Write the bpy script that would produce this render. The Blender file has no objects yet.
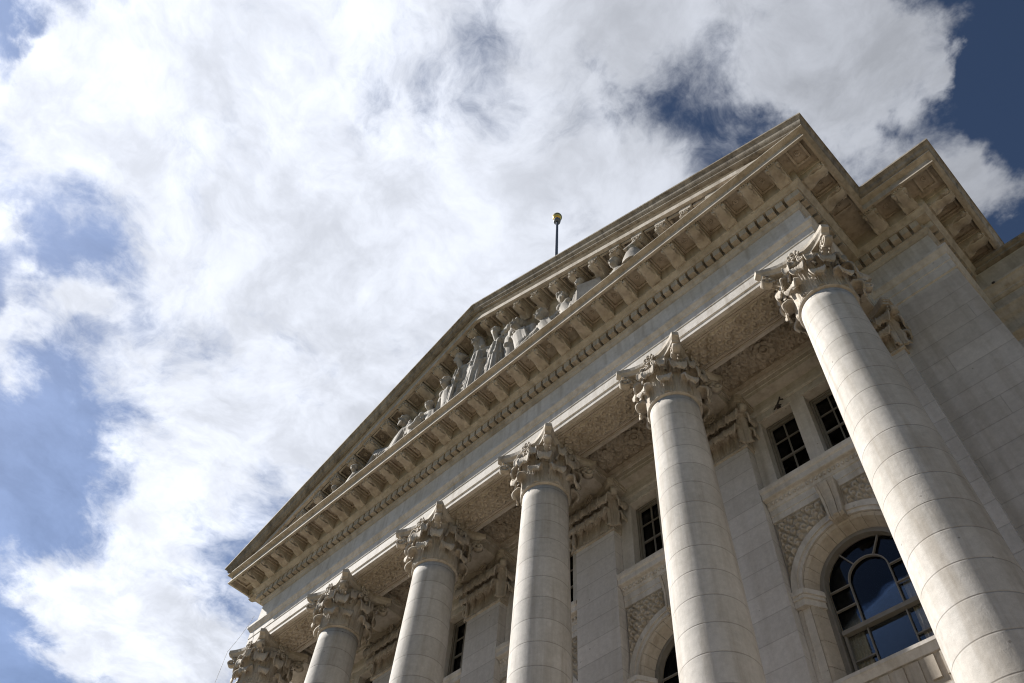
import bpy, bmesh, math, random
from mathutils import Vector, Matrix
random.seed(7)
PI = math.pi
R = math.radians
scn = bpy.context.scene
col = scn.collection

# ------------------------------------------------------------------ materials
def new_mat(name):
    m = bpy.data.materials.new(name); m.use_nodes = True
    nt = m.node_tree; nt.nodes.clear()
    out = nt.nodes.new('ShaderNodeOutputMaterial')
    return m, nt, out

def N(nt, t, **kw):
    n = nt.nodes.new(t)
    for k, v in kw.items():
        if k.startswith('i_'):
            key = k[2:]
            n.inputs[int(key) if key.isdigit() else key].default_value = v
        else:
            setattr(n, k, v)
    return n

def ramp(nt, stops):
    r = nt.nodes.new('ShaderNodeValToRGB')
    e = r.color_ramp.elements
    while len(e) > 1: e.remove(e[-1])
    e[0].position = stops[0][0]; e[0].color = (*stops[0][1], 1)
    for p, c in stops[1:]:
        x = e.new(p); x.color = (*c, 1)
    return r

def stone(name, base, dark, joints=None, rough=.78, scale=1.0, stain=.5, grime=(.20, .15, .09), grime_amt=.35, bump=.25, fine=.05):
    """weathered pale stone; joints: None, ('ring', h) or ('wall', h, w)"""
    m, nt, out = new_mat(name)
    L = nt.links.new
    tc = N(nt, 'ShaderNodeTexCoord')
    geo = N(nt, 'ShaderNodeNewGeometry')
    oi = N(nt, 'ShaderNodeObjectInfo')
    off = N(nt, 'ShaderNodeVectorMath', operation='SCALE'); off.inputs[3].default_value = 37.0
    cmb = N(nt, 'ShaderNodeCombineXYZ')
    L(oi.outputs['Random'], cmb.inputs[0]); L(oi.outputs['Random'], cmb.inputs[2])
    L(cmb.outputs[0], off.inputs[0])
    add = N(nt, 'ShaderNodeVectorMath', operation='ADD')
    L(geo.outputs['Position'], add.inputs[0]); L(off.outputs[0], add.inputs[1])
    n1 = N(nt, 'ShaderNodeTexNoise', i_Scale=.55 * scale, i_Detail=6.0, i_Roughness=.62); L(add.outputs[0], n1.inputs['Vector'])
    n2 = N(nt, 'ShaderNodeTexNoise', i_Scale=7.0 * scale, i_Detail=6.0, i_Roughness=.7); L(add.outputs[0], n2.inputs['Vector'])
    n3 = N(nt, 'ShaderNodeTexNoise', i_Scale=60.0 * scale, i_Detail=3.0, i_Roughness=.7); L(geo.outputs['Position'], n3.inputs['Vector'])
    # vertical streaks
    mp = N(nt, 'ShaderNodeMapping'); mp.inputs['Scale'].default_value = (3.2, 3.2, .22)
    L(add.outputs[0], mp.inputs['Vector'])
    n4 = N(nt, 'ShaderNodeTexNoise', i_Scale=1.3, i_Detail=5.0, i_Roughness=.6); L(mp.outputs[0], n4.inputs['Vector'])
    r1 = ramp(nt, [(.30, dark), (.62, base)]); L(n1.outputs['Fac'], r1.inputs['Fac'])
    v = N(nt, 'ShaderNodeMapRange'); v.inputs[1].default_value = .3; v.inputs[2].default_value = .7; v.inputs[3].default_value = .86; v.inputs[4].default_value = 1.08
    L(n2.outputs['Fac'], v.inputs[0])
    v3 = N(nt, 'ShaderNodeMapRange'); v3.inputs[1].default_value = .3; v3.inputs[2].default_value = .7; v3.inputs[3].default_value = 1 - fine; v3.inputs[4].default_value = 1 + fine
    L(n3.outputs['Fac'], v3.inputs[0])
    vm = N(nt, 'ShaderNodeMath', operation='MULTIPLY'); L(v.outputs[0], vm.inputs[0]); L(v3.outputs[0], vm.inputs[1])
    last = vm.outputs[0]
    sx = N(nt, 'ShaderNodeSeparateXYZ'); L(geo.outputs['Position'], sx.inputs[0])
    line = None
    if joints:
        h = joints[1]
        dv = N(nt, 'ShaderNodeMath', operation='DIVIDE'); dv.inputs[1].default_value = h
        sub = N(nt, 'ShaderNodeMath', operation='SUBTRACT'); sub.inputs[1].default_value = 17.97
        L(sx.outputs[2], sub.inputs[0]); L(sub.outputs[0], dv.inputs[0])
        fl = N(nt, 'ShaderNodeMath', operation='FLOOR'); L(dv.outputs[0], fl.inputs[0])
        fr = N(nt, 'ShaderNodeMath', operation='FRACT'); L(dv.outputs[0], fr.inputs[0])
        pp = N(nt, 'ShaderNodeMath', operation='PINGPONG'); pp.inputs[1].default_value = .5; L(fr.outputs[0], pp.inputs[0])
        lt = N(nt, 'ShaderNodeMapRange'); lt.inputs[1].default_value = .0; lt.inputs[2].default_value = .021 / h; lt.inputs[3].default_value = 1; lt.inputs[4].default_value = 0
        L(pp.outputs[0], lt.inputs[0])
        line = lt.outputs[0]
        # vary tone block by block
        cell = N(nt, 'ShaderNodeCombineXYZ'); L(fl.outputs[0], cell.inputs[2]); L(oi.outputs['Random'], cell.inputs[0])
        if joints[0] == 'wall':
            wdt = joints[2]
            par = N(nt, 'ShaderNodeMath', operation='MULTIPLY'); par.inputs[1].default_value = .37; L(fl.outputs[0], par.inputs[0])
            dx = N(nt, 'ShaderNodeMath', operation='DIVIDE'); dx.inputs[1].default_value = wdt; L(sx.outputs[0], dx.inputs[0])
            ax = N(nt, 'ShaderNodeMath', operation='ADD'); L(dx.outputs[0], ax.inputs[0]); L(par.outputs[0], ax.inputs[1])
            fx = N(nt, 'ShaderNodeMath', operation='FLOOR'); L(ax.outputs[0], fx.inputs[0]); L(fx.outputs[0], cell.inputs[1])
            frx = N(nt, 'ShaderNodeMath', operation='FRACT'); L(ax.outputs[0], frx.inputs[0])
            px = N(nt, 'ShaderNodeMath', operation='PINGPONG'); px.inputs[1].default_value = .5; L(frx.outputs[0], px.inputs[0])
            lx = N(nt, 'ShaderNodeMapRange'); lx.inputs[1].default_value = 0; lx.inputs[2].default_value = .016 / wdt; lx.inputs[3].default_value = .8; lx.inputs[4].default_value = 0
            L(px.outputs[0], lx.inputs[0])
            mx = N(nt, 'ShaderNodeMath', operation='MAXIMUM'); L(line, mx.inputs[0]); L(lx.outputs[0], mx.inputs[1]); line = mx.outputs[0]
        wn = N(nt, 'ShaderNodeTexWhiteNoise', noise_dimensions='3D'); L(cell.outputs[0], wn.inputs['Vector'])
        wr = N(nt, 'ShaderNodeMapRange'); wr.inputs[3].default_value = .90; wr.inputs[4].default_value = 1.05; L(wn.outputs['Value'], wr.inputs[0])
        m2 = N(nt, 'ShaderNodeMath', operation='MULTIPLY'); L(last, m2.inputs[0]); L(wr.outputs[0], m2.inputs[1]); last = m2.outputs[0]
    mul = N(nt, 'ShaderNodeVectorMath', operation='SCALE'); L(r1.outputs[0], mul.inputs[0]); L(last, mul.inputs[3])
    colr = mul.outputs[0]
    # rust / soot streaks
    sr = N(nt, 'ShaderNodeMapRange'); sr.inputs[1].default_value = .47; sr.inputs[2].default_value = .75; sr.inputs[3].default_value = 0; sr.inputs[4].default_value = grime_amt
    L(n4.outputs['Fac'], sr.inputs[0])
    mixg = N(nt, 'ShaderNodeMix', data_type='RGBA'); mixg.inputs[7].default_value = (*grime, 1)
    L(sr.outputs[0], mixg.inputs[0]); L(colr, mixg.inputs[6]); colr = mixg.outputs[2]
    # pits
    vo = N(nt, 'ShaderNodeTexVoronoi', i_Scale=1.9); L(add.outputs[0], vo.inputs['Vector'])
    pit = N(nt, 'ShaderNodeMath', operation='LESS_THAN'); pit.inputs[1].default_value = .045; L(vo.outputs['Distance'], pit.inputs[0])
    pm = N(nt, 'ShaderNodeMath', operation='MULTIPLY'); pm.inputs[1].default_value = .5; L(pit.outputs[0], pm.inputs[0])
    mixp = N(nt, 'ShaderNodeMix', data_type='RGBA'); mixp.inputs[7].default_value = (.12, .10, .08, 1)
    L(pm.outputs[0], mixp.inputs[0]); L(colr, mixp.inputs[6]); colr = mixp.outputs[2]
    if line is not None:
        lm = N(nt, 'ShaderNodeMath', operation='MULTIPLY'); lm.inputs[1].default_value = .5 if joints[0] == 'ring' and h > .695 else .36; L(line, lm.inputs[0])
        mixj = N(nt, 'ShaderNodeMix', data_type='RGBA'); mixj.inputs[7].default_value = (.13, .11, .09, 1)
        L(lm.outputs[0], mixj.inputs[0]); L(colr, mixj.inputs[6]); colr = mixj.outputs[2]
    b = N(nt, 'ShaderNodeBsdfPrincipled'); b.inputs['Roughness'].default_value = rough; b.inputs['Specular IOR Level'].default_value = .25
    L(colr, b.inputs['Base Color'])
    hs = N(nt, 'ShaderNodeMath', operation='MULTIPLY_ADD'); hs.inputs[1].default_value = .25; L(n3.outputs['Fac'], hs.inputs[0]); L(n2.outputs['Fac'], hs.inputs[2])
    hgt = hs.outputs[0]
    if line is not None:
        hj = N(nt, 'ShaderNodeMath', operation='MULTIPLY_ADD'); hj.inputs[1].default_value = -1.2; L(line, hj.inputs[0]); L(hgt, hj.inputs[2]); hgt = hj.outputs[0]
    bp = N(nt, 'ShaderNodeBump'); bp.inputs['Strength'].default_value = bump; bp.inputs['Distance'].default_value = .025
    L(hgt, bp.inputs['Height']); L(bp.outputs[0], b.inputs['Normal'])
    L(b.outputs[0], out.inputs[0])
    return m

def plain(name, c, rough=.5, metal=0., var=.12, scale=5.):
    m, nt, out = new_mat(name); L = nt.links.new
    tc = N(nt, 'ShaderNodeNewGeometry')
    n = N(nt, 'ShaderNodeTexNoise', i_Scale=scale, i_Detail=5.0); L(tc.outputs['Position'], n.inputs['Vector'])
    r = ramp(nt, [(.3, tuple(x * (1 - var) for x in c)), (.7, tuple(min(1, x * (1 + var)) for x in c))]); L(n.outputs['Fac'], r.inputs[0])
    b = N(nt, 'ShaderNodeBsdfPrincipled'); b.inputs['Roughness'].default_value = rough; b.inputs['Metallic'].default_value = metal
    L(r.outputs[0], b.inputs['Base Color']); L(b.outputs[0], out.inputs[0])
    return m

ST = (.63, .592, .55); SD = (.49, .455, .40)
M = {}
M['stone'] = stone('pale_stone', ST, SD, grime_amt=.42)
M['carved'] = stone('carved_stone', (.54, .485, .415), (.38, .33, .265), grime=(.15, .11, .07), grime_amt=.55, scale=1.6, bump=.35, fine=.08)
M['shaft'] = stone('column_stone', (.55, .52, .48), (.455, .425, .38), joints=('ring', .70), grime_amt=.42, bump=.3, fine=.06)
M['wall'] = stone('ashlar_stone', (.575, .54, .505), (.475, .44, .405), joints=('wall', .69, 4.3), grime_amt=.34, fine=.05)
M['pil'] = stone('pilaster_stone', (.61, .58, .55), (.52, .485, .45), joints=('ring', .69), grime_amt=.18, fine=.05)
M['coping'] = stone('gutter_stone', (.36, .32, .265), (.22, .185, .145), grime=(.05, .042, .033), grime_amt=.8, scale=1.3, bump=.4, fine=.1)
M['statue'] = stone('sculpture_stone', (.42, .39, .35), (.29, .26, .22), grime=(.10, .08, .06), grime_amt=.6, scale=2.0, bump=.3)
M['vous'] = stone('voussoir_stone', (.50, .445, .375), (.40, .345, .275), grime=(.16, .11, .07), grime_amt=.4, scale=1.6)
M['paint'] = plain('window_paint', (.20, .18, .15), .5)
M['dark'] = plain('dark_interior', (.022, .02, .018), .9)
M['gold'] = plain('gilded_metal', (.85, .55, .16), .28, 1.0, .15, 9)
M['pole'] = plain('painted_metal', (.16, .17, .20), .45, .3)
M['iron'] = plain('dark_iron', (.035, .03, .026), .6)
M['wire'] = plain('pale_wire', (.45, .45, .46), .5)
M['roof'] = plain('roof_lead', (.18, .17, .16), .7)
M['paving'] = plain('paving', (.185, .138, .085), .85, 0, .12, 1.2)
M['grass'] = plain('lawn', (.07, .09, .035), .95, 0, .3, .7)

# curtain with folds
m, nt, out = new_mat('curtain_cloth')
b = N(nt, 'ShaderNodeBsdfPrincipled'); b.inputs['Roughness'].default_value = .9
g = N(nt, 'ShaderNodeNewGeometry'); n = N(nt, 'ShaderNodeTexNoise', i_Scale=14.0, i_Detail=3.0)
nt.links.new(g.outputs['Position'], n.inputs['Vector'])
r = ramp(nt, [(.3, (.62, .50, .34)), (.7, (.80, .67, .48))]); nt.links.new(n.outputs['Fac'], r.inputs[0])
nt.links.new(r.outputs[0], b.inputs['Base Color']); nt.links.new(b.outputs[0], out.inputs[0])
M['curtain'] = m
# window glass
m, nt, out = new_mat('window_glass')
tr = N(nt, 'ShaderNodeBsdfTransparent'); tr.inputs[0].default_value = (.86, .88, .88, 1)
gl = N(nt, 'ShaderNodeBsdfGlossy'); gl.inputs['Roughness'].default_value = .015; gl.inputs['Color'].default_value = (.55, .60, .66, 1)
fr = N(nt, 'ShaderNodeFresnel'); fr.inputs['IOR'].default_value = 1.5
g = N(nt, 'ShaderNodeNewGeometry'); n = N(nt, 'ShaderNodeTexNoise', i_Scale=1.1, i_Detail=1.0)
bp = N(nt, 'ShaderNodeBump'); bp.inputs['Strength'].default_value = .06; bp.inputs['Distance'].default_value = .03
nt.links.new(g.outputs['Position'], n.inputs['Vector']); nt.links.new(n.outputs['Fac'], bp.inputs['Height']); nt.links.new(bp.outputs[0], gl.inputs['Normal'])
mx = N(nt, 'ShaderNodeMixShader')
nt.links.new(fr.outputs[0], mx.inputs[0]); nt.links.new(tr.outputs[0], mx.inputs[1]); nt.links.new(gl.outputs[0], mx.inputs[2])
nt.links.new(mx.outputs[0], out.inputs[0])
M['glass'] = m

# ------------------------------------------------------------------ objects
def link(o, parent=None):
    col.objects.link(o)
    if parent is not None: o.parent = parent
    return o

def obj(name, me, mat, parent=None, smooth=False, loc=(0, 0, 0)):
    o = bpy.data.objects.new(name, me)
    me.name = name
    if not me.materials: me.materials.append(M[mat])
    if smooth:
        for p in me.polygons: p.use_smooth = True
    o.location = loc
    return link(o, parent)

def thing(name, label, cat, loc=(0, 0, 0), group=None):
    o = bpy.data.objects.new(name, None); o.empty_display_size = .3
    o.location = loc; link(o); tag(o, label, cat, group); return o

def tag(o, label, cat, group=None):
    o['label'] = label; o['category'] = cat
    if group: o['group'] = group
    return o

def dup(o, parent, loc=None, mat=None):
    c = o.copy(); col.objects.link(c); c.parent = parent
    if mat is not None: c.matrix_local = mat
    elif loc is not None: c.location = loc
    return c

def copy_tree(o, parent=None):
    c = o.copy(); col.objects.link(c); c.parent = parent
    for ch in list(o.children): copy_tree(ch, c)
    return c

class MB:
    def __init__(s): s.v = []; s.f = []; s.sm = []
    def add(s, verts, faces, smooth=False):
        k = len(s.v); s.v += [tuple(v) for v in verts]
        for f in faces: s.f.append([i + k for i in f]); s.sm.append(smooth)
    def box(s, x0, x1, y0, y1, z0, z1):
        s.add([(x, y, z) for z in (z0, z1) for y in (y0, y1) for x in (x0, x1)],
              [(0, 2, 3, 1), (4, 5, 7, 6), (0, 1, 5, 4), (2, 6, 7, 3), (0, 4, 6, 2), (1, 3, 7, 5)])
    def prism(s, pts, fn, d0, d1, smooth=False):
        """pts 2D loop, fn(a, b, d) -> 3D"""
        n = len(pts)
        s.add([fn(a, b, d0) for a, b in pts] + [fn(a, b, d1) for a, b in pts],
              [list(range(n))[::-1], list(range(n, 2 * n))])
        s.add([fn(a, b, d0) for a, b in pts] + [fn(a, b, d1) for a, b in pts],
              [(i, (i + 1) % n, n + (i + 1) % n, n + i) for i in range(n)], smooth)
    def grid(s, rows, closed_u=False, closed_v=False, smooth=True):
        nu = len(rows); nv = len(rows[0])
        vs = [p for r in rows for p in r]; fs = []
        for i in range(nu if closed_u else nu - 1):
            for j in range(nv if closed_v else nv - 1):
                a = i * nv + j; b_ = i * nv + (j + 1) % nv; c = ((i + 1) % nu) * nv + (j + 1) % nv; d = ((i + 1) % nu) * nv + j
                fs.append((a, b_, c, d))
        s.add(vs, fs, smooth)
    def lathe(s, prof, cx=0, cy=0, n=48, smooth=True):
        rows = [[(cx + r * math.cos(2 * PI * k / n), cy + r * math.sin(2 * PI * k / n), z) for k in range(n)] for r, z in prof]
        s.grid(rows, closed_v=True, smooth=smooth)
        s.add(rows[0], [list(range(n))[::-1]]); s.add(rows[-1], [list(range(n))])
    def ball(s, c, r, nu=10, nv=14, sq=(1, 1, 1), M_=None):
        rows = []
        for i in range(nu + 1):
            t = PI * i / nu
            row = []
            for k in range(nv):
                p = 2 * PI * k / nv
                q = Vector((r * sq[0] * math.sin(t) * math.cos(p), r * sq[1] * math.sin(t) * math.sin(p), r * sq[2] * math.cos(t)))
                if M_ is not None: q = M_ @ q
                row.append((c[0] + q.x, c[1] + q.y, c[2] + q.z))
            rows.append(row)
        s.grid(rows, closed_v=True)
    def capsule(s, a, b, ra, rb, n=16):
        a = Vector(a); b = Vector(b); d = b - a
        L = max(d.length, 1e-6); d /= L
        u = d.orthogonal().normalized(); w = d.cross(u)
        rows = []
        for k in range(5):
            t = -PI / 2 + PI / 2 * k / 4
            rows.append((a + d * (ra * math.sin(t)), ra * math.cos(t)))
        for k in range(5):
            t = PI / 2 * k / 4
            rows.append((b + d * (rb * math.sin(t)), rb * math.cos(t)))
        s.grid([[c + u * (max(r, 1e-4) * math.cos(2 * PI * j / n)) + w * (max(r, 1e-4) * math.sin(2 * PI * j / n)) for j in range(n)] for c, r in rows], closed_v=True)
    def tube(s, pts, r, n=8):
        for a, b in zip(pts, pts[1:]): s.capsule(a, b, r, r, n)
    def xf(s, mat):
        s.v = [tuple(mat @ Vector(v)) for v in s.v]; return s
    def join(s, o, mat=None):
        s_v = [tuple(mat @ Vector(v)) for v in o.v] if mat is not None else o.v
        k = len(s.v); s.v += s_v
        for f, q in zip(o.f, o.sm): s.f.append([i + k for i in f]); s.sm.append(q)
    def mesh(s, name, fix=True):
        me = bpy.data.meshes.new(name); me.from_pydata(s.v, [], s.f)
        for p, q in zip(me.polygons, s.sm): p.use_smooth = q
        if fix:
            bm = bmesh.new(); bm.from_mesh(me); bmesh.ops.remove_doubles(bm, verts=bm.verts, dist=1e-5)
            bmesh.ops.recalc_face_normals(bm, faces=bm.faces); bm.to_mesh(me); bm.free()
        return me
    def build(s, name, mat, parent=None, loc=(0, 0, 0), fix=True):
        return obj(name, s.mesh(name, fix), mat, parent, loc=loc)

def slab(loops, y0, y1):
    """2D outline with holes (x,z loops) thickened between y0 and y1 -> MB"""
    cu = bpy.data.curves.new('tmp_outline', 'CURVE'); cu.dimensions = '2D'; cu.fill_mode = 'BOTH'
    for lp in loops:
        sp = cu.splines.new('POLY'); sp.points.add(len(lp) - 1); sp.use_cyclic_u = True
        for p, (a, b) in zip(sp.points, lp): p.co = (a, b, 0, 1)
    cu.extrude = abs(y1 - y0) / 2
    o = bpy.data.objects.new('tmp_outline', cu); col.objects.link(o)
    dg = bpy.context.evaluated_depsgraph_get()
    me = bpy.data.meshes.new_from_object(o.evaluated_get(dg))
    mb = MB()
    ym = (y0 + y1) / 2
    mb.add([(v.co.x, ym + v.co.z, v.co.y) for v in me.vertices], [list(p.vertices) for p in me.polygons])
    bpy.data.objects.remove(o); bpy.data.curves.remove(cu); bpy.data.meshes.remove(me)
    return mb

def ribbon(mb, pts, w, y0, y1, closed=False):
    """bar of width w along a 2D (x,z) polyline, from y0 to y1"""
    n = len(pts); P = [Vector(p) for p in pts]
    rows = []
    for i in range(n):
        a = P[(i - 1) % n] if (closed or i > 0) else P[i]
        b = P[(i + 1) % n] if (closed or i < n - 1) else P[i]
        t = (b - a).normalized(); nn = Vector((-t.y, t.x)) * (w / 2)
        l = P[i] + nn; r = P[i] - nn
        rows.append([(l.x, y0, l.y), (r.x, y0, r.y), (r.x, y1, r.y), (l.x, y1, l.y)])
    mb.grid(rows, closed_u=closed, closed_v=True, smooth=False)
    if not closed:
        mb.add(rows[0], [(0, 1, 2, 3)]); mb.add(rows[-1], [(3, 2, 1, 0)])

def arc(cx, cz, r, a0, a1, n): return [(cx + r * math.cos(a0 + (a1 - a0) * k / n), cz + r * math.sin(a0 + (a1 - a0) * k / n)) for k in range(n + 1)]

# ------------------------------------------------------------------ key measures (metres)
COLX = [12.5, 7.5, 2.5, -2.5, -7.5, -12.5]
ZB = 6.3            # top of the podium
ZN = 20.99          # column neck
ZA = 22.78          # underside of the architrave
YW = 2.62           # wall face in the bays
YP = 2.28           # pilaster face
PX, PY = 14.78, 3.22  # reference corner of the end pavilion
XE = 12.5           # reference corner of the portico

bld = thing('neoclassical_building', 'pale stone neoclassical building with a columned portico, sculpted pediment and arched windows', 'building')

# ------------------------------------------------------------------ entablature sweeps
RIGHT = [(XE, 0, 1, -1), (XE, PY, 1, -1), (PX, PY, 1, -1), (PX, 14, 1, 0)]
LEFT = [(-x, y, -dx, dy) for x, y, dx, dy in RIGHT][::-1]
PATH = LEFT + RIGHT
def sweep(prof, path, cap=True, smooth=False):
    mb = MB()
    rows = [[(x + e * dx, y + e * dy, z) for e, z in prof] for x, y, dx, dy in path]
    mb.grid(rows, closed_v=True, smooth=smooth)
    if cap:
        n = len(prof)
        mb.add(rows[0], [list(range(n))]); mb.add(rows[-1], [list(range(n))[::-1]])
    return mb

def curve_pts(a, b, bulge, n=6):
    """points from a to b with an S curve (ogee)"""
    out = []
    for k in range(n + 1):
        t = k / n
        s = t + bulge * math.sin(2 * PI * t) / (2 * PI)
        out.append((a[0] + (b[0] - a[0]) * s, a[1] + (b[1] - a[1]) * t))
    return out

sweep([(.72, ZA), (.72, 22.89), (.70, 22.90), (.70, 22.98), (.745, 23.00), (.745, 23.40), (.765, 23.41), (.765, 23.74),
       (.80, 23.76), (.84, 23.84), (.90, 23.92), (.90, 24.03), (.86, 24.06), (.70, 24.09), (-.72, 24.09), (-.72, ZA)],
      PATH).build('architrave', 'stone', bld)
sweep([(.69, 24.092), (.69, 25.12), (-.6, 25.12), (-.6, 24.092)], PATH).build('frieze', 'stone', bld)
cornice = sweep([(.66, 25.122), (.70, 25.13)] + curve_pts((.70, 25.15), (.80, 25.30), .6) + [(.82, 25.32), (.82, 25.38), (.76, 25.385), (.76, 25.70), (1.02, 25.705)]
      + curve_pts((1.02, 25.71), (1.16, 25.86), -.6) + [(1.18, 25.87), (1.18, 26.45), (1.93, 26.45), (1.93, 26.19), (2.02, 26.19), (2.02, 26.25), (1.975, 26.26), (1.975, 26.42), (1.955, 26.43), (1.955, 26.58), (2.13, 26.632), (2.13, 26.668), (-.6, 26.75), (-.6, 25.122)],
      PATH).build('cornice', 'carved', bld)
cyma = [(2.02, 26.672), (2.075, 26.68), (2.085, 26.74)] + curve_pts((2.10, 26.74), (2.27, 26.97), .8, 8) + [(2.30, 26.975), (2.30, 27.05), (1.9, 27.10), (1.2, 27.10), (1.2, 26.72)]
gr = sweep(cyma, RIGHT).build('gutter_moulding', 'coping', bld)
gl_ = sweep(cyma, LEFT).build('gutter_moulding', 'coping', bld)

# rake of the pediment
APEX, SL = 32.92, .3953
def ztop(x): return APEX - SL * abs(x)
def rake(prof, sgn, xend=None):
    mb = MB(); rows = []
    for k in range(2):
        row = []
        for e, h in prof:
            if k == 0: row.append((0, -e, APEX + h))
            elif xend: row.append((sgn * xend, -e, ztop(xend) + h))
            else: row.append((sgn * (XE + e), -e, 27.05 + SL * (2.3 - e) * 0 + h))
        rows.append(row)
    mb.grid(rows, closed_v=True, smooth=False)
    n = len(prof); mb.add(rows[-1], [list(range(n))]); mb.add(rows[0], [list(range(n))])
    return mb
cyma_r = [(2.02, -.375), (2.075, -.37), (2.085, -.31)] + curve_pts((2.10, -.31), (2.27, -.08), .8, 8) + [(2.30, -.075), (2.30, 0), (1.9, .05), (.0, .05), (.0, -.33)]
cor_r = [(1.96, -.382), (1.96, -.44), (1.90, -.50), (1.88, -.52), (1.88, -.74), (1.985, -.76), (1.985, -.99), (1.84, -.99), (1.84, -.78), (1.12, -.78), (1.12, -1.30), (1.0, -1.42), (.72, -1.56), (-.3, -1.56), (-.3, -.382)]
rk = []
for sg in (1, -1):
    rake(cyma_r, sg).build('gutter_moulding', 'coping', bld)
    mb = rake(cor_r, sg, 12.6)
    F = lambda a, b, d: (sg * a, d, b)
    mb.prism([(12.601, 26.69), (14.38, 26.69), (14.38, ztop(14.38) - .385), (12.601, ztop(12.601) - .385)], F, -1.88, -.1)
    mb.prism([(12.601, 26.69), (13.86, 26.69), (12.601, ztop(12.601) - .755)], F, -1.983, -1.5)
    rk.append(mb.build('raking_cornice', 'carved', bld))
mb = MB(); mb.prism([(-14.0, 26.72), (14.0, 26.72), (14.0, 26.9), (0, 32.3), (-14.0, 26.9)], lambda a, b, d: (a, d, b), -.70, 0); mb.build('tympanum', 'stone', bld)
# roof and body
mb = MB(); mb.prism([(-14.3, 27.0), (14.3, 27.0), (0, APEX - .03 - .1)], lambda a, b, d: (a, d, b), .02, 26); mb.build('roof', 'roof', bld)
mb = MB(); mb.box(-15.4, 15.4, 4.4, 26, 0, 26.9); mb.build('core_wall', 'wall', bld)

# modillions
def modillion_mesh(drop=.57, length=.72):
    mb = MB(); w = .205
    # side profile (e from back 0 to length, z downward from 0)
    prof = [(0, 0), (length, 0), (length, -.19), (length - .03, -.22), (length - .02, -.32), (length - .07, -.41), (length - .15, -.43), (length - .22, -.39),
            (length - .30, -.38), (length - .40, -.42), (.2, -.52), (.1, -.555), (0, -drop + .01)]
    mb.prism(prof, lambda a, b, d: (d, -a, b), -w, w)
    mb.box(-w - .03, w + .03, -length - .035, 0, -.185, -.002)          # cap fillet
    # acanthus underneath
    rows = []
    for i in range(13):
        t = i / 12; a = .05 + t * (length - .02)
        zb = -drop + .02 + .13 * t + .03 * math.sin(PI * t * 2)
        row = []
        for j in range(11):
            u = -1 + j / 5
            ww = .17 * (1 - .25 * t) * (1 + .1 * math.cos(6 * PI * t))
            row.append((u * ww, -a, zb - .045 * math.cos(u * PI / 2) - .012 * math.cos(u * 5 * PI)))
        rows.append(row)
    mb.grid(rows); top = [[(x, y, z + .12) for x, y, z in r_] for r_ in rows]; mb.grid(top)
    mb.box(-w + .01, w - .01, -length + .02, -length + .10, -.40, -.20)
    for s in (-1, 1):                                                   # scroll eyes
        for r_, t_ in ((.075, .02), (.035, .035)):
            mb.prism([(length - .09 + r_ * math.cos(2 * PI * k / 14), -.31 + r_ * math.sin(2 * PI * k / 14)) for k in range(14)],
                     lambda a, b, d: (d, -a, b), s * (w - .01), s * (w + t_))
        mb.prism([(.10 + .07 * math.cos(2 * PI * k / 14), -.45 + .07 * math.sin(2 * PI * k / 14)) for k in range(14)],
                 lambda a, b, d: (d, -a, b), s * (w - .01), s * (w + .02))
    for k in range(5):                                                   # leaf tips on the front
        x = -.15 + .075 * k
        mb.ball((x, -length - .02, -.235 - .03 * (k % 2)), .036, 6, 8, (1, .9, 1.2))
        mb.ball((x * .8, -length + .0, -.31), .034, 6, 8)
    return mb.mesh('modillion')
MOD = modillion_mesh()
def coffer_mesh(w):
    mb = MB(); hw = w / 2; d = .70
    for x0, x1, y0, y1 in ((-hw, hw, -d, -d + .06), (-hw, hw, -.06, 0), (-hw, -hw + .06, -d + .06, -.06), (hw - .06, hw, -d + .06, -.06)):
        mb.box(x0, x1, y0, y1, -.09, -.002)
    rosette(mb, (0, -d / 2, .0), .09, Matrix.Rotation(PI, 4, 'X').to_3x3())
    return mb.mesh('coffer')
def rosette(mb, c, r, rot):
    C_ = Vector(c)
    for k in range(7):
        a = 2 * PI * k / 7
        p = rot @ Vector((r * .66 * math.cos(a), r * .66 * math.sin(a), r * .20))
        mb.ball(C_ + p, r * .40, 8, 10, (1, .95, .42), rot @ Matrix.Rotation(a, 3, 'Z') @ Matrix.Rotation(-.5, 3, 'Y'))
    rows = []
    for k in range(20):
        a = 2 * PI * k / 20; rr_ = r * .36
        rows.append([C_ + rot @ Vector(((rr_ + r * .10 * math.cos(q * PI / 4)) * math.cos(a), (rr_ + r * .10 * math.cos(q * PI / 4)) * math.sin(a), r * .30 + r * .12 * math.sin(q * PI / 4))) for q in range(8)])
    mb.grid(rows, closed_u=True, closed_v=True)
    mb.ball(C_ + rot @ Vector((0, 0, r * .12)), r * .26, 6, 8, (1, 1, .6), rot)
COF = coffer_mesh(.50)
PITCH = .9837
ROT = {'f': Matrix.Identity(4), 'r': Matrix.Rotation(PI / 2, 4, 'Z'), 'l': Matrix.Rotation(-PI / 2, 4, 'Z')}
first = {}
def put(name, me, mat, parent, mtx):
    if name not in first:
        o = obj(name, me, mat, parent); first[name] = o; o.matrix_local = mtx; return o
    c = first[name].copy(); col.objects.link(c); c.parent = parent; c.matrix_local = mtx; return c
ZS = 26.448
for i in range(28):
    x = (i - 13.5) * PITCH
    put('modillion', MOD, 'carved', cornice, Matrix.Translation((x, -1.18, ZS)))
    if i < 27: put('coffer', COF, 'carved', cornice, Matrix.Translation((x + PITCH / 2, -1.19, ZS)))
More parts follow.
